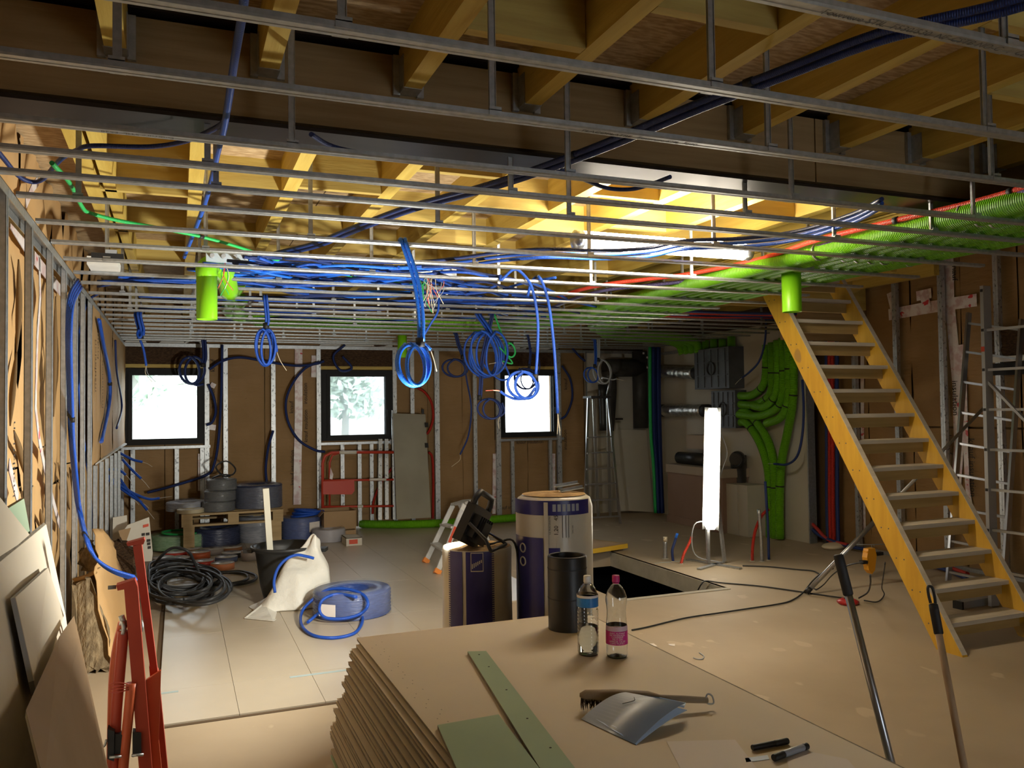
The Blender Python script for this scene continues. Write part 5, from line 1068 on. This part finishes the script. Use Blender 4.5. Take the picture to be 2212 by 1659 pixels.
w2 = wool('short torn mineral wool slab standing behind the kraft faced slab', ((172,1236,6.25),(172,1190,6.4),(195,1172,6.4),(222,1215,6.3),(214,1228,6.25)), .2, 'fibre_tan', .03, 5)
facing(w2, ((159,1258,6.05),(160,1250,6.1)), ((206,1240,6.05),(214,1226,6.1)), 'kraft', 3)
wool('dark mineral wool piece beside the white carton', ((243,1170,8.2),(262,1168,8.2),(290,1190,8.0),(292,1250,7.95),(277,1300,7.9),(258,1290,7.9)), .15, 'fibre', .03, 8)
# ================================================================== TECHNICAL CORNER AND RIGHT SIDE
# step ladder at the back
def ladder(name, label, L0, L1, R0, R1, rungs, m_, w=.045, th=.022, rw=.03, rm=None, cat='ladder', feet=None, group=None):
    t = thing(name, label, cat, (L0+R0)/2, group)
    for a,b in ((L0,L1),(R0,R1)):
        s = MB().bar(a,b,w,th,(0,1,0)).build('rail', m_, t)
        if feet: MB().bar(a-Vector((0,0,.0)), a+(b-a).normalized()*.05, w*1.4, th*1.6,(0,1,0)).build('rubber_foot', feet, s)
    for u in rungs: MB().bar(L0+(L1-L0)*u, R0+(R1-R0)*u, rw, .02, (0,0,1)).build('rung', rm or m_, t)
    return t
mat('alu_dark', (.46,.46,.44), rough=.45, metal=.7)
a0 = px(1262,1126,Y=10.2); a1 = px(1271,860,Y=10.45); b0 = px(1340,1131,Y=10.15); b1 = px(1313,858,Y=10.45)
a0.z = b0.z = .002
t = ladder('step_ladder', 'tall aluminium step ladder in front of the white technical corner', a0, a1, b0, b1, [ (1126-y)/266 for y in (1110,1075,1042,1010,977,944)], 'alu', .032, .025, .05)
MB().bar(px(1268,858,Y=10.5), px(1310,858,Y=10.5), .26,.03).build('top_platform', 'black_soft', t)
for p,q in (((1292,1106),(1282,862)),((1318,1106),(1312,862))): A_ = px(*p,Y=10.95); A_.z = .002; MB().bar(A_, px(*q,Y=10.6), .04,.02,(0,1,0)).build('rear_rail', 'alu_dark', t)
MB().tube(pp([(1310,858),(1316,830),(1318,818),(1300,817)],Y=10.55), .012, 8).build('hoop', 'alu', t)
# black ventilation pipes on the white wall
mat('foam_black', (.035,.034,.032), (.05,.048,.045), sc=9, rough=.55)
t = thing('insulated_pipe_run', 'black insulated pipe tee running down the white back wall', 'pipe', px(1390,1000,Y=11.2))
MB().lathe([(.115,0),(.115,2.48-px(1384,925,Y=11.2).z)], px(1384,925,Y=11.22), 20).build('riser', 'foam_black', t)
MB().tube([px(1310,795,Y=11.1), px(1345,795,Y=11.15), px(1384,795,Y=11.22)], .135, 18).build('branch', 'foam_black', t)
MB().tube(pp([(1312,800),(1318,830),(1316,880),(1312,930)],Y=11.12), .10, 16, res=4).build('elbow_drop', 'foam_black', t)
MB().tube(pp([(1300,830),(1302,880),(1304,930)],Y=11.0), .06, 14, res=3).build('grey_pipe', 'pvc_black', t)
for p in ((1390,763),(1398,772),(1398,794)): MB().cbox(px(*p,Y=11.1), (.03,.005,.03)).build('foil_tag', 'white_print', t)
MB().tube(pp([(1330,905),(1345,905)],Y=11.1), .014, 8).build('valve_stem', 'ink', t)
t = thing('plaster_offcut', 'pale plaster panel standing under the black pipe tee', 'panel', px(1370,1100,Y=11.2)); MB().slab([px(x,y,Y=Y_) for x,y,Y_ in ((1322,928,11.3),(1396,928,11.3),(1412,1106,11.1),(1338,1103,11.1))],(0,1,0),.03).build('sheet', 'plaster_white', t)
for k in range(5):
    conduit('conduit', ('dark blue' if k != 0 else 'dark green') + ' conduit in the vertical bundle at the technical corner, %s of five' % ORD[k], [p+Vector((0,-.03*(k % 2),0)) for p in pp([(1404+5*k,750),(1404+5*k,850),(1406+5*k,940),(1412+4*k,1010),(1416+4*k,1108)],Y=10.5)], .025, 'blue_dark' if k else 'green_cable')
# manifold boxes and ducts on the right wall
mat('manifold', (.055,.058,.062), (.075,.078,.082), sc=6, rough=.5, bump=.3, bsc=14); mat('foil', (.85,.83,.78), (.60,.58,.54), sc=16, rough=.3, metal=.9, bump=1.0, bsc=14)
XM = XR-.02
def manifold(label, x0, x1, y0, y1, X):
    a = px(x0,y0,X=X); b = px(x1,y1,X=X); ya, yb = sorted((a.y,b.y)); za, zb = sorted((a.z,b.z)); zb = max(a.z, px(x1,y0,X=X).z*.5+a.z*.5); t = thing('air_manifold', label, 'manifold', (X,(ya+yb)/2,za))
    MB().box((X-.02,ya,za),(XR-.001,yb,zb)).build('casing', 'manifold', t)
    for k in range(5): y = ya+(yb-ya)*(k+.5)/5; MB().box((X-.03,y-.006,za+.02),(X-.02,y+.006,zb-.02)).build('rib', 'manifold', t)
    for k in (.33,.66): MB().box((X-.032,ya+.02,za+(zb-za)*k-.006),(X-.02,yb-.02,za+(zb-za)*k+.006)).build('rib', 'manifold', t)
    MB().torus((X-.026,(ya+yb)/2,(za+zb)/2), .085, .014, (1,0,0), 24, 8).build('port_ring', 'black', t)
    return t, ya, yb, za, zb
t1 = manifold('upper dark air manifold box with green stubs on the right wall', 1502, 1578, 757, 838, XR-.22)
t2 = manifold('lower grey air manifold box feeding the green ducts', 1539, 1592, 845, 925, XR-.16)
for k in range(4):
    y = t1[1]+(t1[2]-t1[1])*(k+.5)/4; MB().lathe([(.052,0),(.052,2.52-t1[4])], (XR-.12,y,t1[4]), 14).build('green_stub', 'green_duct', t1[0])
for lb,x0,x1,y,X in (('upper crinkled foil duct entering the dark manifold',1430,1502,803,XR-.14),('lower crinkled foil duct entering the grey manifold',1436,1520,887,XR-.12)):
    a = px(x0,y,X=X); b = px(x1,y+ (3 if y < 850 else 0),X=X); t = thing('foil_duct', lb, 'duct', a); P = [a+(b-a)*u for u in (0,.25,.5,.75,1)]
    n = 26; Q = [a+(b-a)*i/n for i in range(n+1)]; MB().tube(Q, lambda u: .080+.010*(int(u*n+.5) % 2)+.004*sin(u*61), 18).build('foil_hose', 'foil', t)
    MB().tube([a, a+(a-b).normalized()*.22+Vector((.05,0,.0))], .092, 16).build('wall_collar', 'foam_black', t); MB().tube([b, b+(b-a).normalized()*.12], .088, 16).build('end_collar', 'black_soft', t)
# green ducts leaving the lower manifold
XD = XR-.10
paths = [[(1592,855),(1625,853),(1650,830),(1655,790),(1655,745)],[(1592,873),(1632,874),(1664,850),(1668,800),(1667,740)],[(1625,876),(1652,878),(1676,850),(1680,800),(1679,735)],[(1592,895),(1642,898),(1680,880),(1692,840),(1692,780),(1690,730)],[(1655,915),(1688,900),(1703,860),(1704,790),(1702,728)],
         [(1592,892),(1615,892),(1640,920),(1662,960),(1672,1010),(1673,1080),(1674,1164)],[(1592,914),(1612,914),(1638,950),(1656,1000),(1662,1060),(1663,1164)],[(1714,728),(1714,800),(1712,870),(1700,940),(1688,1000),(1684,1080),(1685,1164)]]
for k,P in enumerate(paths):
    Q = [px(x,y,X=XD-(.05 if k in (2,4) else 0)-(.03 if k in (3,7) else 0)) for x,y in P]
    t = thing('ventilation_duct', ('green duct curving up from the grey manifold, %s from the inner bend' % ORD[k]) if k < 5 else ('left green duct of the three going down to the floor','middle green duct of the three going down to the floor','right green duct of the three running from ceiling to floor')[(6,5,7).index(k)], 'duct', Q[-1])
    MB().tube(Q, .050, 12, res=8).build('hose', 'green_duct', t)
    C_ = crom(Q, 8)
    for u in ((.45,.75) if k < 5 else (.3,.8)):
        i = int(u*(len(C_)-2)); MB().tube([C_[i], C_[i]+(C_[i+1]-C_[i]).normalized()*.015], .052, 12).build('tie_wrap', 'black_tape', t)
# boxes stacked against the right wall
def rbox(name, label, x0, x1, y0, y1, X, d, m_, cat='box'):
    a = px(x0,y1,X=X); b = px(x1,y1,X=X); z1_ = px((x0+x1)/2,y0,X=X).z; ya, yb = sorted((a.y,b.y)); zb = 0.002 if min(a.z,b.z) < .15 else min(a.z,b.z); t = thing(name, label, cat, (X,(ya+yb)/2,zb)); MB().box((X,ya,zb),(min(X+d,XR-.004),yb,z1_)).build('carton_body', m_, t); return t, ya, yb, zb, z1_
mat('carton_pink', (.30,.20,.15), (.26,.17,.12), sc=2, rough=.8); mat('carton_pale', (.42,.35,.27), rough=.8)
t,ya,yb,za,zb = rbox('large_carton', 'large reddish brown carton behind the standing tube lamp', 1444, 1562, 1010, 1130, XR-.42, .4, 'carton_pink')
MB().box((XR-.44,ya-.01,zb-.10),(XR-.005,yb+.01,zb+.01)).build('lid', 'carton_pale', t); MB().box((XR-.44,ya-.01,0.002),(XR-.421,yb+.01,.10)).build('bottom_tray', 'carton_pink', t)
rbox('white_carton', 'tall pale carton right of the standing tube lamp', 1568, 1594, 1046, 1140, XR-.36, .3, 'plaster_white'); rbox('white_carton', 'second pale carton beside the green ducts', 1594, 1616, 1048, 1138, XR-.34, .3, 'plaster_white')
Z2 = zb+.012
def pipe_x(label, x0, x1, y, X, r, m_='pvc_black'):
    a = px(x0,y,X=X); b = px(x1,y+2,X=X); b.z = a.z; t = thing('duct_pipe', label, 'pipe', (a+b)/2); MB().lathe([(r*.7,0),(r,.0),(r,(b-a).length),(r*.7,(b-a).length)], a, 20, b-a).build('shell', m_, t); MB().lathe([(r*1.03,0),(r*1.03,.04)], a, 20, b-a).build('end_ring', 'black', t); return t
pz = px(1470,985,X=XR-.25)
t = thing('duct_pipe', 'grey black pipe lying on the large carton', 'pipe', pz); a_ = Vector((XR-.25,px(1526,985,X=XR-.25).y,Z2+.085)); b_ = Vector((XR-.25,px(1468,985,X=XR-.25).y,Z2+.085)); MB().lathe([(.06,0),(.084,0),(.084,(b_-a_).length),(.06,(b_-a_).length)], a_, 20, b_-a_).build('shell', 'pvc_black', t)
t = thing('duct_elbow', 'black duct elbow with an open round mouth right of the lamp', 'pipe', px(1590,1040,X=XR-.2)); e0 = px(1595,992,X=XR-.2)
MB().tube([Vector((XR-.12,e0.y+.1,e0.z-.35)),Vector((XR-.13,e0.y+.1,e0.z-.12)),Vector((XR-.16,e0.y+.06,e0.z)),Vector((XR-.24,e0.y-.02,e0.z))], .095, 18, res=4).build('bend', 'pvc_black', t); MB().torus((XR-.25,e0.y-.025,e0.z), .09, .014, (.97,.25,0), 24, 8).build('mouth_ring', 'black', t)
MB().lathe([(.08,0),(.08,.5)], (XR-.10,e0.y+.1,.48), 16).build('foot_pipe', 'pvc_black', t); MB().box((XR-.2,e0.y-.02,.002),(XR-.01,e0.y+.22,.48)).build('carton_base', 'carton_pale', t)
rbox('cardboard_box', 'small brown box on the wall shelf behind the lamp', 1482, 1530, 940, 968, XR-.2, .18, 'carton_pale')
# floor pipes
def stub(label, P, r, m_, name='floor_pipe', end=None):
    t = thing(name, label, 'pipe', P[0]); MB().tube(P, r, 10, res=6).build('hose', m_, t); MB().lathe([(r*1.8,0),(r*1.2,.006)], Vector((P[0].x,P[0].y,.0)), 12).build('floor_collar', 'plaster_white', t)
    if end: d = (P[-1]-P[-2]).normalized(); MB().tube([P[-1],P[-1]+d*.05], r*1.02, 10).build('cut_end', end, t)
def fp(pts): a = px(*pts[0]); return [Vector((a.x,a.y,0))] + [px(x,y,Y=a.y) for x,y in pts[1:]]
stub('grey capped pipe stub rising from the floor by the opening', fp([(1437,1207),(1437,1190),(1437,1170)]), .022, 'galv', end='wire_cream')
stub('short navy pipe stub curving from the floor by the opening', fp([(1454,1213),(1452,1190),(1457,1172),(1460,1162)]), .014, 'blue_dark', end='blue_bright')
stub('short bright red pipe stub curving from the floor by the opening', fp([(1471,1218),(1478,1195),(1488,1175),(1494,1160)]), .014, 'red_bright')
stub('tall red pipe curving up from the floor near the green ducts', fp([(1625,1212),(1626,1180),(1632,1145),(1645,1115),(1660,1100)]), .016, 'red_pipe')
stub('straight grey pipe standing on the floor near the green ducts', fp([(1646,1213),(1644,1160),(1639,1100)]), .018, 'galv')
stub('straight navy pipe standing on the floor near the green ducts', fp([(1661,1210),(1659,1140),(1653,1040)]), .014, 'blue_dark')
for k,(x,c_) in enumerate(((1786,'blue_dark'),(1792,'red_pipe'),(1799,'red_pipe'),(1808,'blue_dark'))):
    Q = [px(x+(y-900)*.004,y,X=XRI-.09-.01*k) for y in (700,800,900,1000,1090)]; Q.append(Vector((Q[-1].x,Q[-1].y,.02))); conduit(('red_conduit' if 'red' in c_ else 'conduit'), ('red' if 'red' in c_ else 'navy')+' pipe rising behind the stair beside the white wall end, %s of four' % ORD[k], Q, .022, c_)
conduit('conduit', 'navy conduit hanging in a curve from the ceiling beside the green ducts', [px(x,y,X=XR-.3) for x,y in ((1733,820),(1736,880),(1733,940),(1722,985),(1700,1003),(1672,1002))], .014, 'blue_dark', ends=('tie',))
conduit('conduit', 'thin navy conduit dangling left of the green duct bend', [px(x,y,X=XR-.4) for x,y in ((1655,690),(1652,740),(1640,780),(1620,803),(1603,816))], .012, 'blue_dark', ends=('tie','wire_cream'))
# platform board at the far side of the floor opening
mat('form_yellow', (.72,.45,.04), rough=.5); mat('form_face', (.50,.34,.19), (.42,.28,.15), sc=3, rough=.7)
t = thing('formwork_panel', 'yellow edged plywood panel lying at the far side of the floor opening', 'panel', px(1300,1190)); a = px(1270,1208); b = px(1361,1199); 
MB().slab([Vector((HX0+.55,HY1-.25,.03)),Vector((HX1+.18,HY1-.05,.03)),Vector((HX1-.1,HY1+.55,.03)),Vector((HX0+.3,HY1+.35,.03))],(0,0,1),.045).build('plywood', 'form_face', t)
P = [Vector((HX0+.55,HY1-.25,.028)),Vector((HX1+.18,HY1-.05,.028)),Vector((HX1-.1,HY1+.55,.028)),Vector((HX0+.3,HY1+.35,.028))]
for i in range(4): MB().bar(P[i]+Vector((0,0,.022)), P[(i+1) % 4]+Vector((0,0,.022)), .02,.05).build('edge_band', 'form_yellow', t)
MB().tube([Vector((HX0+.7,HY1-.12,.08)),Vector((HX0+.72,HY1-.08,.2)),Vector((HX0+.66,HY1-.02,.3))], lambda u: .02*(1-.8*u), 6, res=4).build('foam_blob', 'wire_cream', t)
MB().box((HX0+.5,HY1-.15,0),(HX0+.6,HY1+.3,.03)).build('bearer', 'form_face', t); MB().box((HX1-.05,HY1+.05,0),(HX1+.05,HY1+.4,.03)).build('bearer', 'form_face', t)
# things glimpsed down the hole
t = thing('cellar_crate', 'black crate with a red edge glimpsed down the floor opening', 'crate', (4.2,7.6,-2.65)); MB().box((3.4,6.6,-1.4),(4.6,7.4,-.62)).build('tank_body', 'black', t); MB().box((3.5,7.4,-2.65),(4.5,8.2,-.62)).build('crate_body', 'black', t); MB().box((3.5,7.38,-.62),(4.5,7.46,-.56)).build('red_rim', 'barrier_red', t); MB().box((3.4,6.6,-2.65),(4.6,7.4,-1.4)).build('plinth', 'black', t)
for k,p in enumerate(((4.0,6.75),(4.3,6.72),(3.65,7.42))): tag(MB().lathe([(.012,0),(.012,.09)], (p[0],p[1],-.62), 8).build('white_peg', 'white_paint'), ('first','second','third')[k]+' small white peg glimpsed down the floor opening', 'peg')
# small folding steps with orange feet
mat('step_white', (.62,.62,.60), (.50,.50,.48), sc=6, rough=.4); mat('foot_orange', (.75,.24,.04), rough=.5)
f1 = px(928,1238,Z=FZ+.0); f0 = px(917,1218,Z=FZ); b1 = px(1010,1150,Z=FZ)
f1 = px(943,1240,Z=FZ); f0 = px(918,1216,Z=FZ); tp0 = px(978,1092,Y=f0.y+.30); tp1 = px(1003,1090,Y=f1.y+.35)
t = ladder('folding_steps', 'small white folding steps with orange feet behind the floodlight', f0, tp0, f1, tp1, (.33,.66), 'step_white', .05, .02, .09, feet='foot_orange')
dz = tp0.z; MB().slab([tp0+Vector((-.03,-.02,0)),tp1+Vector((.0,-.03,0)),tp1+Vector((.22,.24,0)),tp0+Vector((.2,.25,0))],(0,0,1),.03).build('top_step', 'step_white', t)
for q,o in ((tp0,Vector((.5,.55,0))),(tp1,Vector((.5,.5,0)))): A_ = q+Vector((.12,.13,0)); E_ = Vector((q.x+o.x,q.y+o.y,FZ)); MB().bar(A_,E_,.045,.02,(0,1,0)).build('rear_leg', 'step_white', t); MB().bar(E_+Vector((0,0,.0)),E_+(A_-E_).normalized()*.05,.06,.035,(0,1,0)).build('rubber_foot', 'foot_orange', t)
for u,s in ((.55,'warning'),): 
    q0 = f1+(tp1-f1)*.42; q1 = f1+(tp1-f1)*.92; MB().bar(q0-Vector((.005,.015,0)),q1-Vector((.005,.015,0)),.045,.004,(0,1,0)).build('safety_sticker', 'reel_face', t); MB().bar(q0+(q1-q0)*.05-Vector((.006,.018,0)),q0+(q1-q0)*.5-Vector((.006,.018,0)),.03,.004,(0,1,0)).build('sticker_print', 'label_red', t)
# aluminium ladders at the right wall
def XP(x,y,X): return px(x,y,X=X)
A0 = XP(2048,1262,6.35); A1 = XP(2093,676,6.85); B0 = XP(2166,1262,6.35); B1 = XP(2207,690,6.85); B0.z = A0.z = .01
ladder('ladder', 'aluminium ladder leaning on the stair wall, nearer the stair', A0, A1, B0, B1, [.04,.15,.27,.39,.505,.62,.735,.85,.96], 'alu', .05, .022, .03)
C_0 = XP(2146,1290,5.95); C_1 = XP(2128,618,5.98); C_0.z = .01; D0 = C_0+Vector((.02,-.55,0)); D1 = C_1+Vector((.02,-.5,0))
t = ladder('ladder', 'grey ladder with square rung holes furthest right', C_0, C_1, D0, D1, [.11,.235,.36,.485,.61,.735,.86], 'alu_dark', .085, .03, .03)
for k in range(8): q = C_0+(C_1-C_0)*(.11+.125*k); MB().cbox(q-Vector((.0,.0,0))+Vector((-.044,.0,0)), (.002,.022,.022)).build('rung_hole', 'ink', t); MB().cbox(q+Vector((0,.0165,0)), (.022,.002,.022)).build('rung_hole', 'ink', t)
q = C_0+(C_1-C_0)*.80; MB().cbox(q+Vector((-.045,0,0)), (.002,.03,.04)).build('red_sticker', 'label_red', t)
MB().bar(C_0+(C_1-C_0)*.70, C_0+(C_1-C_0)*.5+Vector((.0,-.5,0)), .03,.02).build('diagonal_stay', 'alu_dark', t)
t = thing('stabiliser_bar', 'grey ladder stabiliser bar with black ends under the stair', 'bar', px(2110,1312)); a = px(2072,1315); b = px(2155,1300); a.z = b.z = .03
MB().bar(a,b,.07,.055).build('bar', 'alu_dark', t); MB().bar(a-(b-a).normalized()*.02,a,.08,.06).build('end_cap', 'black', t); MB().bar(b,b+(b-a).normalized()*.02,.08,.06).build('end_cap', 'black', t)
MB().tube([a+Vector((.0,.0,.04)),a+(b-a)*.2+Vector((0,.02,.12)),a+(b-a)*.35+Vector((0,.05,.16))], .015, 8, res=4).build('bow', 'alu_dark', t)
# long prop
P0 = px(1742,1280,Z=.02); P1 = px(2128,878,X=6.45)
t = thing('telescopic_prop', 'long thin metal prop slanting behind the stair to the ladders', 'prop', P0); d = (P1-P0); MB().lathe([(.020,0),(.020,d.length*.45)], P0, 14, d).build('outer_tube', 'alu', t); MB().lathe([(.014,d.length*.45),(.014,d.length)], P0, 14, d).build('inner_tube', 'alu_dark', t); MB().lathe([(.024,0),(.022,.05)], P0, 14, d).build('rubber_foot', 'black', t)
# orange socket block hanging on a wire, red socket, leads
mat('socket_orange', (.80,.36,.02), rough=.45); mat('socket_red', (.45,.02,.02), rough=.4)
w0 = px(1800,1165,X=XRI-.12); hk = px(1883,1183,Y=5.9)
t = thing('hanging_socket', 'orange extension socket hanging from a hook beside the stair', 'socket', px(1883,1240,Y=5.9))
m = MB()
Q = [px(x,y,Y=5.9) for x,y in ((1876,1186),(1890,1184),(1894,1200),(1890,1232),(1884,1240),(1877,1232),(1873,1205))]; MB().slab(Q,(0,1,0),.06).build('block', 'socket_orange', t)
for k in range(4): p = px(1875.5,1193+9*k,Y=5.9); MB().cbox(p+Vector((-.004,.03,0)), (.012,.05,.014)).build('grip_rib', 'socket_orange', t)
MB().tube([px(x,y,Y=5.93) for x,y in ((1884,1186),(1883,1178),(1887,1176),(1888,1181))], .003, 6, res=4).build('hook', 'galv', t)
tag(MB().tube([px(1841,1176,Y=5.93),px(1883,1176.5,Y=5.93),px(1925,1175,Y=5.93)], .004, 6).build('support_wire', 'wire_grey'), 'taut thin wire carrying the orange socket beside the stair', 'wire')
MB().cbox(px(1897,1196,Y=5.95), (.09,.04,.03)).build('plug', 'black', t); MB().cbox(px(1866,1214,Y=5.92), (.07,.04,.03)).build('plug', 'black', t)
rb = px(1842,1308); t = thing('floor_socket', 'red socket adapter lying on the floor left of the stair foot', 'socket', (rb.x,rb.y+.03,0)); c_ = Vector((rb.x,rb.y+.05,.0))
MB().lathe([(.07,.001),(.085,.012),(.085,.028),(.06,.042),(.001,.046)], c_, 8, caps=False).build('housing', 'socket_red', t); MB().lathe([(.03,.044),(.03,.05)], c_, 14).build('socket_face', 'black', t)
def lead(label, pts, r=.0065, m_='rubber'): tag(MB().tube([px(x,y,Z=z) for x,y,z in pts], r, 6, res=6).build('power_lead', m_), label, 'cable')
lead('black power lead snaking over the floor from the lamp side to the stack', [(1365,1361,.008),(1400,1354,.008),(1480,1335,.008),(1560,1323,.008),(1620,1314,.008),(1680,1305,.008),(1710,1297,.008),(1735,1280,.02),(1755,1255,.08),(1775,1238,.16),(1800,1228,.22)])
lead('black power lead running from the floor opening to the red socket', [(1508,1274,-.06),(1515,1262,.0),(1525,1255,.02),(1560,1259,.008),(1640,1266,.008),(1720,1277,.008),(1780,1286,.008),(1822,1292,.02)])
lead('black lead from the standing lamp across the floor', [(1604,1222,.008),(1660,1224,.008),(1720,1230,.008),(1755,1233,.01),(1770,1240,.02)])
lead('black lead dropping from the orange socket to the red adapter', [(1880,1243,.42),(1880,1262,.30),(1874,1280,.12),(1855,1292,.04)])
lead('thin lead end hanging beside the stair stringer', [(1912,1215,.50),(1908,1245,.30),(1905,1270,.12),(1910,1285,.02),(1895,1300,.008),(1866,1297,.02)], .005)
lead('slack lead curling from the orange socket towards the prop', [(1866,1214,.42),(1830,1222,.36),(1800,1240,.22),(1780,1262,.05),(1765,1273,.012),(1759,1272,.012)], .0055)
# loose pipes on the floor behind the stair
for k,(c_,P) in enumerate((('red_pipe',[(1985,1195,.05),(2040,1215,.05),(2090,1240,.05)]),('blue_dark',[(1975,1205,.04),(2035,1228,.04),(2090,1250,.04)]),('red_pipe',[(1800,1098,.35),(1850,1130,.2),(1900,1155,.08),(1960,1165,.06)]),('blue_dark',[(1805,1130,.2),(1850,1152,.1),(1905,1172,.05),(1960,1180,.05)]))):
    conduit('red_conduit' if 'red' in c_ else 'conduit', '%s pipe trailing on the floor behind the stair' % ('upper red','upper navy','lower red','lower navy')[k], [Vector((min(q.x,6.86),q.y,q.z)) for q in (px(x,y,Z=z) for x,y,z in P)], .02, c_)
tag(MB().sphere(px(1800,1180,Z=.03), .12, (1.2,.8,.35)).build('foam_lump', 'wire_cream'), 'dried foam lump on the floor at the end of the white wall', 'foam')
# ================================================================== OUTSIDE
mat('leaf', (.42,.52,.42), (.55,.62,.56), sc=5, rough=.8); mat('bark', (.35,.34,.32), rough=.9); mat('grass', (.55,.58,.50), rough=.95)
MB().box((-40,12.0,-.6),(40,90,-.55)).build('ground', 'grass', kind='structure')
def tree(label, x, y, h, r, sd):
    rr = random.Random(sd); t = thing('tree', label, 'tree', (x,y,-.55)); MB().tube([(x,y,-.55),(x+.1,y,h*.4),(x,y,h*.8)], lambda u: .22*(1-.7*u), 8).build('trunk', 'bark', t); m = MB()
    for k in range(900):
        a = rr.uniform(0,6.28); q = rr.random()**.5*r*(.4+.6*rr.random()); z = h*.25+rr.random()*h*.75; q *= 1.15-.75*(z/h); p = Vector((x+q*cos(a),y+q*sin(a),z)); u = Vector((rr.uniform(-1,1),rr.uniform(-1,1),rr.uniform(-1,1))).normalized()*.28; v = u.orthogonal().normalized()*.16
        m.add([p-u,p+v,p+u,p-v],[(0,1,2,3)])
    m.build('foliage', 'leaf', t)['kind'] = 'stuff'
tree('pale conifer seen through the left corner window', -1.2, 26, 7.5, 2.4, 1); tree('hazy tree seen left in the middle window', 3.0, 32, 5.0, 2.6, 2); tree('hazy tree seen right in the middle window', 7.4, 40, 5.4, 3.0, 3)
for o in bpy.data.objects:
    if '_o' in o: del o['_o']
